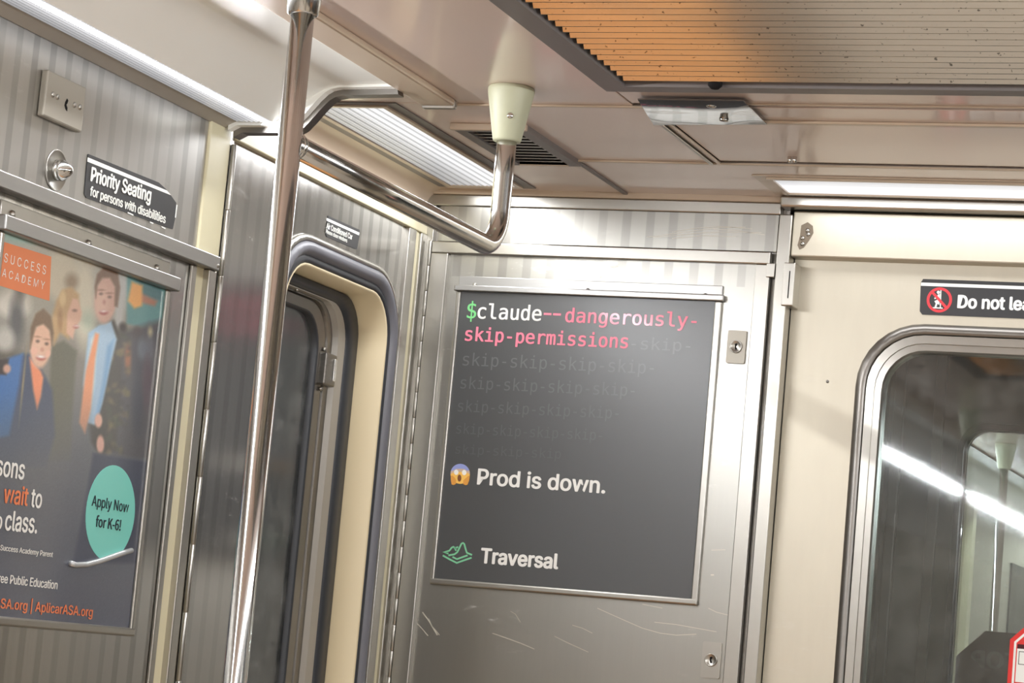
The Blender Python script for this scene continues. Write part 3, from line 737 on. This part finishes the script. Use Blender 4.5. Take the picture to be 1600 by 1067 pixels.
# ================================================================== left wall things
kp = empty('switch_plate', (0, 0, 0), 'pale square key switch plate high on the left wall', 'switch')
u0, v1 = L(73, 108, 0.008); u1, _ = L(133, 136, 0.008); _, v0 = L(68, 182, 0.008)
box('plate', (u0, v0, 0.0), (u1, v1, 0.011), 'pale_plate', kp, 0.0025, FL)
for xx, yy_ in ((82, 148), (89.5, 151.5), (116, 164), (124.5, 167.5)):
    u, v = L(xx, yy_, 0.011); screw(FL, u, v, 0.011, kp, 0.0042, 'steel_frame', 0.003)
u, v = L(102.5, 163, 0.011)
plate('keyhole', [(u+a, v+b) for a, b in ((0.002, 0.009), (0.006, 0.007), (0.004, 0.002), (0.002, 0.0), (0.006, -0.004), (0.006, -0.009), (0.001, -0.007), (-0.003, -0.002), (-0.002, 0.003))], 0.0105, 0.0114, FL, 'gap_black', kp)

bl = empty('bullet_lock', (0, 0, 0), 'pointed steel bullet stud with round washer on left wall', 'stud')
u, v = L(89, 266, 0.002)
lathe('washer', [(0.0305, 0), (0.0305, 0.002), (0.0292, 0.003), (0.0280, 0.0022), (0.010, 0.0022)], at(FL, u, v), 'steel_frame', bl, 36)
lathe('cone', [(0.0155, 0.002), (0.0155, 0.007), (0.0146, 0.008), (0.0146, 0.0095), (0.0155, 0.0105), (0.0150, 0.013), (0.0080, 0.0235), (0.0040, 0.0268), (0.0004, 0.0275)], at(FL, u, v), 'chrome', bl, 28)

# priority seating sign
ps = empty('priority_sign', (0, 0, 0), 'black and white priority seating sticker with a torn corner', 'sign')
ps_ = plate('sticker', [L(*p) for p in ((137, 240.5), (247, 285), (258, 295), (266, 305), (274.5, 317), (273, 340), (269, 358), (262, 356), (134, 309), (131, 303), (134.5, 262))], 0.0004, 0.0012, FL, 'sign_black', ps)
plate('stripe', [L(*p) for p in ((135.8, 245.7), (259.5, 297.5), (266, 305), (135.2, 252.3))], 0.0012, 0.0015, FL, 'sign_white', ps_)
px_text('Priority Seating', 'sans', 0.030, L, FL, (141, 282), (235, 315.5), (144, 259.5), 0.0016, 'sign_white', ps_)
px_text('for persons with disabilities', 'sans', 0.024, L, FL, (140, 305), (258, 349), (142, 290), 0.0016, 'sign_white', ps_)
for a, b in (((198, 332), (207, 336)), ((233, 347), (238, 349)), ((251, 354), (257, 357))):
    stroke('torn_edge', [L(*a), L(*b)], 0.002, FL, 0.0017, 'sign_white', ps_)
plate('torn_edge', [L(*p) for p in ((274.5, 320), (276, 320), (273.5, 340), (272.2, 340))], 0.0012, 0.0016, FL, 'sign_white', ps_)

ac = empty('air_conditioned_sign', (0, 0, 0), 'small black sticker about air conditioning above the side window', 'sign')
WB = -0.004
ac_ = plate('sticker', [L(*p, WB) for p in ((512, 337), (561, 359), (561.5, 366), (557, 389.5), (554, 389), (510, 370), (508.5, 366))], WB+0.0004, WB+0.001, FL, 'sign_black', ac)
plate('stripe', [L(*p, WB) for p in ((509.6, 340.5), (560.6, 363.5), (559.8, 367.5), (509.2, 344.5))], WB+0.001, WB+0.0013, FL, 'sign_white', ac_)
px_text('Air Conditioned Car', 'sans', 0.02, lambda x, y, w: L(x, y, w), FL, (509.5, 356.5), (550, 374.5), (510.5, 347.5), WB+0.0014, 'sign_white', ac_)
px_text('Please close windows', 'sans', 0.015, lambda x, y, w: L(x, y, w), FL, (508.8, 364), (542, 379), (509.5, 357.5), WB+0.0014, 'sign_white', ac_)

# ---- left poster
lp = empty('advertising_poster', (0, 0, 0), 'school advertisement poster with smiling children in a steel frame', 'poster')
PY0, PY1, PZ0, PZ1 = -1.560, -1.040, 1.284, 1.850
box('frame_bar', (PY0-0.008, PZ1-0.022, 0.0), (PY1+0.010, PZ1, 0.018), 'steel_bar', lp, 0.002, FL)
lfl = box('frame_flange', (PY0, PZ1-0.002, 0.0), (PY1-0.004, PZ1+0.022, 0.003), 'steel_frame', lp, 0.001, FL)
box('frame_bar', (PY1-0.012, PZ0, 0.0), (PY1, PZ1-0.022, 0.008), 'steel_frame', lp, 0.003, FL)
box('frame_bar', (PY0, PZ0, 0.0), (PY0+0.012, PZ1-0.022, 0.008), 'steel_frame', lp, 0.003, FL)
box('frame_bar', (PY0, PZ0, 0.0), (PY1, PZ0+0.013, 0.009), 'steel_frame', lp, 0.003, FL)
for xx, yy_ in ((18, 335), (137, 380.5), (244, 419)):
    u, v = L(xx, yy_, 0.003); screw(FL, u, v, 0.003, lfl, 0.006, 'steel_frame', 0.006)

def poly_mask(X, Y, poly, soft):
    """soft-edged polygon mask"""
    d = np.full(X.shape, 1e9); inside = np.zeros(X.shape, bool); n = len(poly)
    for i in range(n):
        x0, y0 = poly[i]; x1, y1 = poly[(i+1) % n]
        ex, ey = x1-x0, y1-y0; t = np.clip(((X-x0)*ex+(Y-y0)*ey)/(ex*ex+ey*ey+1e-9), 0, 1)
        d = np.minimum(d, np.hypot(X-x0-t*ex, Y-y0-t*ey))
        if y0 != y1:
            c = (Y < y0) != (Y < y1); xi = x0+(Y-y0)/(y1-y0)*ex; inside ^= c & (X < xi)
    sd = np.where(inside, -d, d); return np.clip(0.5-sd/(2*soft), 0, 1)
def ell_mask(X, Y, cx, cy, a, b, soft, rot=0.0):
    c, s = math.cos(rot), math.sin(rot); dx, dy = X-cx, Y-cy
    q = np.hypot((dx*c+dy*s)/a, (-dx*s+dy*c)/b); return np.clip(0.5-(q-1)*min(a, b)/(2*soft), 0, 1)
def make_print():
    nu, nv = 190, 330
    us = np.linspace(PY0+0.010, PY1-0.010, nu); vs = np.linspace(PZ0+0.010, PZ1-0.018, nv)
    U, V = np.meshgrid(us, vs)
    # artwork coordinates: the photograph's pixels on the poster
    P = np.stack([np.full(U.shape, LW), U, V], -1)-CAM; c = P @ AX.T
    X = c[..., 0]/c[..., 2]*F+800; Y = c[..., 1]/c[..., 2]*F+533.5
    img = np.zeros(U.shape+(3,))
    def lerp(m_, col):
        nonlocal img
        img = img*(1-m_[..., None])+np.array(col, float)*m_[..., None]
    def vgrad(stops):
        ys = [s[0] for s in stops]
        return np.stack([np.interp(Y, ys, [s[1][k] for s in stops]) for k in range(3)], -1)
    img = vgrad([(360, (176, 172, 160)), (450, (170, 166, 152)), (540, (136, 132, 122)), (640, (112, 112, 112)), (700, (98, 100, 104)), (800, (82, 86, 94)), (1000, (74, 78, 92))])
    rng = np.random.RandomState(3)
    # blurred street behind the people
    for cx, cy, a, b, col in ((40, 365, 50, 16, (150, 180, 170)), (95, 430, 26, 40, (196, 186, 164)), (130, 470, 16, 70, (206, 198, 176)), (20, 475, 26, 22, (206, 200, 188)), (24, 500, 11, 36, (84, 84, 84)), (30, 455, 6, 12, (90, 86, 80)), (8, 560, 30, 14, (96, 90, 80)),
                              (110, 440, 10, 12, (140, 120, 96)), (136, 500, 10, 16, (180, 190, 170)), (140, 395, 18, 20, (190, 180, 158)), (190, 440, 8, 30, (186, 190, 190)), (6, 530, 14, 18, (190, 186, 176))):
        lerp(ell_mask(X, Y, cx, cy, a, b, 6), col)
    # stall awnings on the right
    lerp(poly_mask(X, Y, [(196, 412), (260, 438), (250, 520), (196, 505)], 3), (96, 148, 148))
    lerp(poly_mask(X, Y, [(200, 414), (252, 436), (250, 470), (222, 462)], 3), (74, 120, 124))
    lerp(poly_mask(X, Y, [(206, 452), (244, 470), (240, 478), (206, 470)], 3), (176, 120, 96))
    lerp(poly_mask(X, Y, [(204, 440), (221, 446), (220, 478), (208, 482), (198, 470)], 2.5), (236, 170, 90))
    lerp(poly_mask(X, Y, [(180, 420), (196, 420), (190, 520), (176, 520)], 4), (186, 186, 182))
    # crowd in the distance
    lerp(poly_mask(X, Y, [(184, 520), (250, 500), (240, 720), (165, 720)], 6), (74, 72, 76))
    for cx, cy, a, b, col in ((212, 520, 6, 9, (70, 60, 60)), (213, 560, 11, 34, (62, 62, 70)), (190, 512, 6, 8, (60, 54, 52)), (232, 540, 6, 30, (96, 96, 104)), (221, 545, 8, 18, (96, 100, 110)), (198, 560, 5, 20, (150, 96, 66)), (233, 518, 3, 6, (190, 180, 140)), (228, 600, 8, 40, (84, 70, 78)), (212, 630, 8, 50, (60, 62, 72))):
        lerp(ell_mask(X, Y, cx, cy, a, b, 3), col)
    # tall boy: shirt, jacket, face, hair
    lerp(poly_mask(X, Y, [(150, 512), (176, 500), (190, 530), (188, 600), (180, 690), (160, 720), (140, 690), (130, 600)], 3), (64, 60, 54))
    for k in range(70):
        x, y = rng.uniform(165, 205), rng.uniform(520, 715)
        lerp(ell_mask(X, Y, x, y, rng.uniform(2, 6), rng.uniform(3, 9), 2, rng.uniform(0, 3))*0.5*poly_mask(X, Y, [(176, 505), (204, 530), (200, 640), (190, 715), (158, 720), (164, 600)], 2), ((104, 96, 66), (52, 50, 46), (130, 108, 80), (70, 76, 58))[k % 4])
    lerp(poly_mask(X, Y, [(136, 520), (152, 508), (172, 502), (181, 530), (170, 575), (158, 630), (146, 664), (134, 660), (128, 600)], 2), (168, 196, 218))
    lerp(poly_mask(X, Y, [(140, 530), (150, 520), (146, 600), (136, 650), (132, 600)], 3), (212, 224, 226))
    lerp(poly_mask(X, Y, [(166, 540), (176, 530), (164, 600), (150, 660), (146, 655), (158, 600)], 3), (126, 168, 206))
    lerp(poly_mask(X, Y, [(147, 520), (153, 522), (147, 560), (140, 640), (131, 678), (122, 660), (132, 580)], 2), (238, 160, 116))
    lerp(ell_mask(X, Y, 163, 468, 17, 37, 2, 0.08), (206, 164, 146))
    lerp(ell_mask(X, Y, 156, 472, 10, 24, 5, 0.08)*0.6, (230, 196, 176))
    lerp(poly_mask(X, Y, [(146, 448), (150, 428), (160, 418), (170, 416), (182, 424), (186, 450), (182, 480), (177, 478), (178, 448), (170, 434), (158, 434), (150, 446), (148, 466)], 2), (122, 92, 72))
    for cx, cy, a, b, col in ((156, 453, 4, 1.0, (140, 104, 84)), (169, 458, 4, 1.0, (140, 104, 84)), (156, 459, 2.8, 2.0, (118, 88, 76)), (169.5, 464, 2.8, 2.0, (118, 88, 76)), (160, 488, 6.5, 4.2, (170, 92, 86)), (160, 486, 4.6, 1.8, (240, 230, 222)), (161, 472, 2.5, 4, (190, 140, 124)), (152, 657, 6, 11, (220, 172, 152)), (155, 694, 6, 14, (206, 158, 142))):
        lerp(ell_mask(X, Y, cx, cy, a, b, 1.5), col)
    # woman in profile
    lerp(poly_mask(X, Y, [(78, 540), (98, 532), (118, 548), (114, 600), (108, 720), (72, 720), (76, 620)], 3), (98, 98, 84))
    lerp(poly_mask(X, Y, [(86, 470), (96, 452), (110, 448), (122, 460), (122, 480), (112, 490), (106, 530), (92, 520), (82, 540), (78, 500)], 3), (186, 152, 108))
    lerp(poly_mask(X, Y, [(112, 466), (120, 468), (126, 488), (124, 500), (116, 512), (112, 530), (102, 520), (103, 490)], 2), (214, 170, 146))
    for cx, cy, a, b, col in ((115, 485, 3, 1.8, (110, 76, 62)), (117, 510, 4, 3, (168, 92, 84)), (118, 509, 3, 1.2, (240, 228, 220)), (96, 466, 5, 12, (210, 180, 132)), (92, 500, 4, 16, (160, 122, 82))):
        lerp(ell_mask(X, Y, cx, cy, a, b, 1.8), col)
    # boy in the blue jacket
    lerp(poly_mask(X, Y, [(0, 572), (20, 556), (46, 552), (70, 590), (80, 610), (84, 680), (70, 730), (-40, 730), (-20, 620)], 3), (62, 76, 104))
    lerp(poly_mask(X, Y, [(10, 560), (34, 552), (28, 600), (12, 680), (-30, 690), (-20, 620)], 3), (58, 112, 176))
    lerp(poly_mask(X, Y, [(-4, 562), (12, 560), (8, 586), (-8, 584)], 2), (60, 50, 50))
    lerp(ell_mask(X, Y, 9, 576, 6, 7, 2), (206, 160, 140))
    lerp(poly_mask(X, Y, [(44, 558), (62, 580), (66, 590), (62, 620), (56, 640), (50, 610)], 2), (240, 148, 108))
    lerp(ell_mask(X, Y, 62, 540, 16.5, 35, 2, 0.1), (222, 178, 152))
    lerp(ell_mask(X, Y, 58, 548, 10, 20, 5)*0.5, (238, 200, 176))
    lerp(poly_mask(X, Y, [(45, 545), (46, 512), (54, 490), (66, 482), (78, 494), (82, 520), (79, 540), (76, 516), (66, 506), (54, 510), (49, 530)], 2), (112, 86, 62))
    for cx, cy, a, b, col in ((57, 526, 4, 1.0, (150, 112, 88)), (71, 530, 4, 1.0, (150, 112, 88)), (57, 533, 2.8, 2.2, (104, 78, 66)), (71, 537, 2.8, 2.2, (104, 78, 66)), (62, 559, 7.5, 4.4, (188, 110, 98)), (62, 557, 5.8, 2.2, (248, 242, 236)), (52, 548, 5, 6, (236, 186, 164)), (73, 552, 4, 6, (236, 186, 164)), (64, 546, 3, 3.5, (206, 152, 130)), (34, 600, 1.2, 36, (170, 150, 110))):
        lerp(ell_mask(X, Y, cx, cy, a, b, 1.4, 0.1), col)
    # fade of the photograph into the dark lower half, navy corner
    fade = np.clip((Y-600)/150.0, 0, 1)**1.2
    tgt = vgrad([(600, (104, 106, 108)), (720, (92, 95, 102)), (850, (80, 84, 96)), (1000, (76, 80, 96))])
    keep = poly_mask(X, Y, [(150, 500), (262, 500), (250, 722), (140, 706)], 5)*np.clip((724-Y)/10.0, 0, 1)
    fm = np.maximum(0, fade*(1-keep)); img = img*(1-fm[..., None])+tgt*fm[..., None]
    lerp(poly_mask(X, Y, [(144, 708), (260, 726), (250, 880), (112, 880), (128, 800)], 3), (50, 56, 76))
    img += rng.normal(0, 2.0, U.shape)[..., None]
    img = np.clip(img, 0, 255)/255.0
    lin_ = np.where(img <= 0.04045, img/12.92, ((img+0.055)/1.055)**2.4)
    idx = np.arange(nu*nv).reshape(nv, nu)
    verts = [FL(a, b, 0.0020) for a, b in zip(U.ravel(), V.ravel())]
    faces = np.stack([idx[:-1, :-1], idx[:-1, 1:], idx[1:, 1:], idx[1:, :-1]], -1).reshape(-1, 4).tolist()
    me = bpy.data.meshes.new('printed_sheet'); me.from_pydata(verts, [], faces)
    at_ = me.color_attributes.new('ink', 'FLOAT_COLOR', 'POINT')
    at_.data.foreach_set('color', np.concatenate([lin_.reshape(-1, 3), np.ones((nu*nv, 1))], 1).ravel().astype(np.float32))
    return link('printed_sheet', me, 'poster_print', lp)
lsheet = make_print()
W1 = 0.0024
plate('printed_box', [L(*p) for p in ((4.7, 378), (78, 401), (75, 470), (-3, 446))], 0.0018, W1, FL, 'ink_box_orange', lsheet)
px_text('SUCCESS', 'sans', 0.0, L, FL, (6, 409), (71, 429), (8, 395), W1+0.0002, 'ink_white', lsheet, spacing=1.45)
px_text('ACADEMY', 'sans', 0.0, L, FL, (3, 431.5), (69, 452.5), (5, 419), W1+0.0002, 'ink_white', lsheet, spacing=1.4)
px_text('sons', 'sans', 0.016, L, FL, (-7, 742), (37, 749), (-5, 718), W1, 'ink_white', lsheet)
px_text('wait', 'sans', 0.016, L, FL, (4.5, 785), (42.5, 790), (34, 759), W1, 'ink_orange', lsheet)
px_text('to', 'sans', 0.016, L, FL, (47, 791), (64, 794), (51, 764), W1, 'ink_white', lsheet)
px_text('class.', 'sans', 0.016, L, FL, (6.5, 827.5), (57, 833), (22, 798), W1, 'ink_white', lsheet)
px_text('o', 'sans', 0.016, L, FL, (-8, 826), (2, 827), (-3, 806), W1, 'ink_white', lsheet)
px_text('Success Academy Parent', 'sans', 0.004, L, FL, (0, 859.5), (82, 870.5), (2, 851), W1, 'ink_white', lsheet)
px_text('Free Public Education', 'sans', 0.012, L, FL, (-9, 909), (89, 920.5), (14, 897.5), W1, 'ink_white', lsheet)
px_text('ASA.org | AplicarASA.org', 'sans', 0.014, L, FL, (-10, 949), (144, 963.5), (49, 934.5), W1, 'ink_orange', lsheet)
cu, cv = L(171, 801); cw = L(206, 805)[0]-cu
plate('printed_circle', ellipse(cu, cv, 0.077, 0.0725, 48), 0.0018, W1, FL, 'ink_teal', lsheet)
px_text('Apply Now', 'sans', 0.006, L, FL, (143, 790), (200, 801), (151, 774.5), W1+0.0002, 'ink_navy', lsheet)
px_text('for K-6!', 'cjk', 0.008, L, FL, (149, 822.5), (188, 829), (153, 804.5), W1+0.0002, 'ink_navy', lsheet)
# peeled strip of film curling off the sheet
pts = [L(*p, 0.006) for p in ((111, 880), (118, 882.5), (135, 882), (155, 877), (175, 870), (192, 864), (206, 860))]
tube('peeled_film', [FL(a, b, 0.0055) for a, b in pts], 0.0042, 'film_silver', lp, 10)

# ---- black poster on the end wall
bp = empty('advertising_poster', (0, 0, 0), 'black poster with terminal command lettering in a steel frame', 'poster')
BX0, BX1, BZ0, BZ1 = -1.049, -0.516, 1.431, 2.012
box('frame_bar', (BX0-0.004, BZ1-0.012, 0.0), (BX1+0.004, BZ1, 0.011), 'steel_bar', bp, 0.002, FE)
bfl = box('frame_flange', (BX0+0.002, BZ1, -0.003), (BX1-0.001, BZ1+0.018, 0.003), 'steel_bar', bp, 0.001, FE)
box('frame_bar', (BX0, BZ0, -0.003), (BX0+0.009, BZ1-0.012, 0.006), 'steel_frame', bp, 0.0025, FE)
box('frame_bar', (BX1-0.013, BZ0, -0.003), (BX1, BZ1-0.012, 0.006), 'steel_frame', bp, 0.0025, FE)
box('frame_bar', (BX0, BZ0, -0.003), (BX1, BZ0+0.012, 0.007), 'steel_frame', bp, 0.003, FE)
for xx, yy_, mt in ((742, 445.5, 'steel_frame'), (918.5, 454, 'frame_grey'), (1102, 462, 'steel_frame')):
    u, v = E(xx, yy_, 0.003); screw(FE, u, v, 0.003, bfl, 0.0048, mt, 0.004)
bsheet = box('poster_sheet', (BX0+0.006, BZ0+0.008, -0.002), (BX1-0.008, BZ1-0.010, 0.0012), 'poster_black', bp, 0, FE)
W2 = 0.0016
def ET(s, fk, wt, bl_, br_, tp, mat, **k): return px_text(s, fk, wt, E, FE, bl_, br_, tp, W2, mat, bsheet, **k)
ET('$', 'mono', 0.008, (729, 497), (743.5, 497.6), (736, 470), 'ink_green')
ET('claude', 'mono', 0.014, (745.5, 497.2), (845.5, 501), (767, 473.7), 'ink_white')
for a, b in (((850, 490.5), (862, 491)), ((864.5, 491.1), (877, 491.6))): stroke('lettering', [E(*a), E(*b)], 0.0042, FE, W2, 'ink_pink', bsheet)
ET('dangerously-', 'mono', 0.014, (882.5, 502.8), (1088, 511.4), (896, 480.5), 'ink_pink')
ET('skip-permissions', 'mono', 0.016, (726, 531.8), (981, 544), (747, 510.5), 'ink_pink')
ET('-skip-', 'mono', 0.0, (986, 545), (1078, 549), (1012, 527), 'ink_faint_0')
ET('skip-skip-skip-skip-', 'mono', 0.0, (722.5, 570.6), (1021, 584), (742, 551), 'ink_faint_1')
ET('skip-skip-skip-skip-', 'mono', 0.0, (719, 606.6), (991, 619), (738, 588), 'ink_faint_2')
ET('skip-skip-skip-skip-', 'mono', 0.0, (715, 642.5), (966, 654), (734, 625), 'ink_faint_3')
ET('skip-skip-skip-skip-', 'mono', 0.0, (712.5, 677), (940, 688), (730, 661), 'ink_faint_4')
ET('skip-skip-skip', 'mono', 0.0, (711, 708.5), (876, 716.5), (728, 694), 'ink_faint_5')
ET('Prod is down.', 'sans', 0.022, (745, 756.2), (945.5, 770.6), (752, 731.3), 'ink_white')
ET('Traversal', 'sans', 0.032, (750, 878.8), (872, 888.6), (756, 855.8), 'ink_white')
# screaming face emoji: head, blue brow, eyes, mouth, hands
def em(px, py): return E(680+px/8.0, 700+py/8.0, W2)
def eplate(nm, pts, w, mat): return plate(nm, [em(*p) for p in pts], W2-0.0006, W2+w, FE, mat, bsheet)
eplate('emoji_face', ellipse(312, 322, 121, 125, 36), 0.0000, 'emoji_yellow')
eplate('emoji_face', [(191, 330)]+[(312+121*math.cos(math.radians(a)), 322+125*math.sin(math.radians(a))) for a in range(182, 360, 8)]+[(433, 330), (420, 318), (380, 300), (312, 296), (245, 298), (205, 316)], 0.0001, 'emoji_mid')
eplate('emoji_brow', [(312+121*math.cos(math.radians(a)), 322+125*math.sin(math.radians(a))) for a in range(196, 346, 6)]+[(400, 285), (365, 262), (312, 258), (262, 260), (225, 280)], 0.0002, 'emoji_blue')
eplate('emoji_eye', ellipse(263, 302, 28, 33, 24), 0.0003, 'ink_white'); eplate('emoji_eye', ellipse(363, 306, 28, 33, 24), 0.0003, 'ink_white')
eplate('emoji_mouth', ellipse(303, 375, 24, 44, 24), 0.0003, 'emoji_brown')
eplate('emoji_hand', [(196, 345), (215, 342), (240, 365), (262, 400), (258, 448), (232, 462), (206, 455), (196, 400)], 0.0003, 'emoji_hand')
eplate('emoji_hand', [(432, 350), (414, 346), (388, 370), (352, 405), (350, 450), (378, 464), (404, 458), (424, 405)], 0.0003, 'emoji_hand')
# mountain logo
def lg(px, py): return E(680+px/8.0, 830+py/8.0, W2)
for pts in ([(165, 278), (98, 264), (178, 242), (205, 205), (228, 194), (244, 208), (262, 244)], [(244, 210), (262, 206), (288, 196)],
            [(165, 301), (240, 288), (275, 262), (300, 215), (328, 155), (347, 145), (364, 160), (378, 215), (395, 268), (460, 296)],
            [(216, 320), (272, 348), (405, 300)], [(95, 302), (180, 350), (270, 395), (360, 362), (455, 330)]):
    stroke('logo_stroke', [lg(*p) for p in pts], 0.0034, FE, W2, 'ink_mint', bsheet)

# ---- sign on the end door
ds = empty('door_sign', (0, 0, 0), 'black sign with red prohibition circle above the door window', 'sign')
def D(x, y, w=0.0): return E(x, y, DW)
tl = D(1442.7, 436); ml = D(1439, 441.5); bl2 = D(1437, 491.5)
sr = 0.150
ds_ = plate('sign_plate', [(tl[0], tl[1]), (ml[0], ml[1]), (bl2[0], bl2[1]+0.006), (bl2[0]+0.005, bl2[1]), (sr, bl2[1]), (sr, tl[1])], DW+0.0004, DW+0.0016, FE, 'sign_black', ds)
s0_ = D(1439.5, 441.6); s1_ = D(1439, 446.6)
plate('stripe', rect(s0_[0], sr, s1_[1], s0_[1]), DW+0.0016, DW+0.0019, FE, 'sign_white', ds_)
cu, cv = D(1468, 468.8); cr_ = D(1487.8, 469)[0]-cu
plate_hole('prohibition_ring', ellipse(cu, cv, cr_, cr_, 40), ellipse(cu, cv, cr_*0.79, cr_*0.79, 40), DW+0.0016, DW+0.0021, FE, 'sign_red', ds_)
stroke('prohibition_bar', [(cu-cr_*0.62, cv+cr_*0.62), (cu+cr_*0.62, cv-cr_*0.62)], cr_*0.21, FE, DW+0.0024, 'sign_red', ds_)
def dz(px, py): return D(1380+px/7.26, 420+py/7.26)
def dplate(nm, pts): plate(nm, [dz(*p) for p in pts], DW+0.0016, DW+0.0021, FE, 'sign_white', ds_)
hu, hv = dz(628, 268); plate('pictogram', ellipse(hu, hv, 0.0030, 0.0030, 16), DW+0.0016, DW+0.0021, FE, 'sign_white', ds_)
dplate('pictogram', [(652, 240), (662, 240), (656, 440), (644, 440)]); dplate('pictogram', [(555, 436), (676, 442), (676, 454), (553, 448)])
dplate('pictogram', [(622, 292), (646, 288), (644, 345), (622, 352), (612, 325)]); dplate('pictogram', [(582, 368), (618, 352), (642, 360), (636, 410), (616, 398), (606, 438), (584, 436), (598, 395)])
dplate('pictogram', [(580, 330), (606, 322), (610, 334), (586, 346)])
px_text('Do not lean', 'sans', 0.034, D, FE, (1495.7, 480.8), (1597, 484.6), (1498, 460.8), DW+0.0018, 'sign_white', ds_, ref='Do not le')

# ---- octagonal sticker on the door glass
def octagon(cu, cv, r): return [(cu+r*math.cos(math.radians(22.5+45*k)), cv+r*math.sin(math.radians(22.5+45*k))) for k in range(8)]
st = empty('stop_sticker', (0, 0, 0), 'red octagonal sticker with white border on the end door glass', 'sticker')
ou, ov = E(1578, 999, DW-0.008)
R8 = 0.112; cu = ou+R8*math.cos(math.radians(22.5)); cv = ov-R8*math.sin(math.radians(22.5))
w0 = DW-0.0098
plate('sticker_red', octagon(cu, cv, R8), w0, w0+0.0004, FE, 'sticker_red', st)
plate_hole('sticker_border', octagon(cu, cv, R8*0.925), octagon(cu, cv, R8*0.885), w0+0.0004, w0+0.0007, FE, 'sign_white', st)
plate('sticker_band', rect(cu-R8*0.80, cu+R8*0.80, cv+R8*0.25, cv+R8*0.32), w0+0.0004, w0+0.0007, FE, 'sticker_dark', st)
plate('sticker_panel', rect(cu-R8*0.80, cu+R8*0.80, cv-R8*0.28, cv+R8*0.25), w0+0.0004, w0+0.0007, FE, 'sign_white', st)
plate_hole('sticker_box', rect(cu-R8*0.77, cu-R8*0.40, cv-R8*0.0, cv+R8*0.21), rect(cu-R8*0.76, cu-R8*0.41, cv+R8*0.01, cv+R8*0.20), w0+0.0007, w0+0.0009, FE, 'sign_black', st)

# ================================================================== next car, seen through the door glass
NY = 0.95
def FN(u, v, w): return (u, NY-w, v)
nc = struct('wall_next', 'dark grey end of the next car behind the door glass')
NW = rr(-0.215, 0.215, 1.0, 1.885, 0.05)
plate_hole('car_end', rect(-1.3, 1.3, -0.3, 2.6), NW, -0.05, 0.0, FN, 'car_end_grey', nc)
for a, b, w in ((-0.40, -0.385, 0.03), (-0.372, -0.35, 0.02), (-0.285, -0.262, 0.012), (0.35, 0.40, 0.03)):
    box('end_post', (a, 0.0, 0.0), (b, 2.2, w), 'steel_dark', nc, 0.002, FN)
loft('window_gasket', [(rr(-0.23, 0.23, 0.985, 1.90, 0.062), 0.0), (rr(-0.228, 0.228, 0.987, 1.898, 0.06), 0.008), (rr(-0.215, 0.215, 1.0, 1.885, 0.05), 0.008), (rr(-0.215, 0.215, 1.0, 1.885, 0.05), -0.05)], FN, 'rubber_black', nc, False)
plate('window_pane', rr(-0.214, 0.214, 1.001, 1.884, 0.05), -0.03, -0.026, FN, 'glass', nc)
NE = 9.0
tag(box('floor_next', (-1.2, NY+0.06, -0.05), (1.2, NE, 0.0), 'floor_tile'), 'floor of the next car', kind='structure')
tag(box('ceiling_next', (-0.84, NY+0.06, ZC), (0.84, NE, ZC+0.05), 'ceiling_paint'), 'beige ceiling of the next car', kind='structure')
for s in (-1, 1):
    nc = struct('wall_next_left' if s < 0 else 'wall_next_right', 'steel side wall of the next car')
    a, b = sorted((s*1.13, s*1.2)); box('next_side', (a, NY+0.06, 0.0), (b, NE, 2.2), 'steel_left', nc)
    for k in range(4):
        y = NY+0.5+k*2.0; a, b = sorted((s*1.125, s*1.13)); box('next_window', (a, y, 1.1), (b, y+0.6, 1.95), 'rubber_black', nc)
        box('next_post', (min(s*1.10, s*1.13), y+0.75, 0.0), (max(s*1.10, s*1.13), y+0.83, 2.12), 'post_beige', nc)
tag(box('wall_next_rear', (-1.2, NE, 0.0), (1.2, NE+0.05, 2.25), 'wall_laminate'), 'far bulkhead of the next car', kind='structure')
side = cove(1, NY+0.1, NE, 'white cove panel of the next car on the left')
side2 = cove(-1, NY+0.1, NE, 'white cove panel of the next car on the right')
side_fixture(1, NY+0.1, NE, 'ribbed fluorescent light on the left of the next car')
side_fixture(-1, NY+0.1, NE, 'ribbed fluorescent light on the right of the next car')
plain_pole(-0.70, 4.45, 'grab pole with pale socket inside the next car')
plain_pole(-0.70, 6.2, 'grab pole deeper inside the next car')
# back of the sticker on the next car's glass
sb = empty('stop_sticker', (0, 0, 0), 'dark maroon back of an octagonal sticker on the next car glass', 'sticker')
p = hit(1491, 1024, 1, NY); r8 = 0.108; cu = p[0]+r8*math.cos(math.radians(22.5)); cv = p[2]-r8*math.sin(math.radians(22.5))
plate('sticker_sheet', octagon(cu, cv, r8), -0.0258, -0.0252, FN, 'sticker_back', sb)
lettering('STOP', 'sans', 0.03, FN, (cu-0.068, cv+0.022), (cu+0.068, cv+0.022), 0.036, -0.0250, 'sticker_ink', sb, mirror=True)
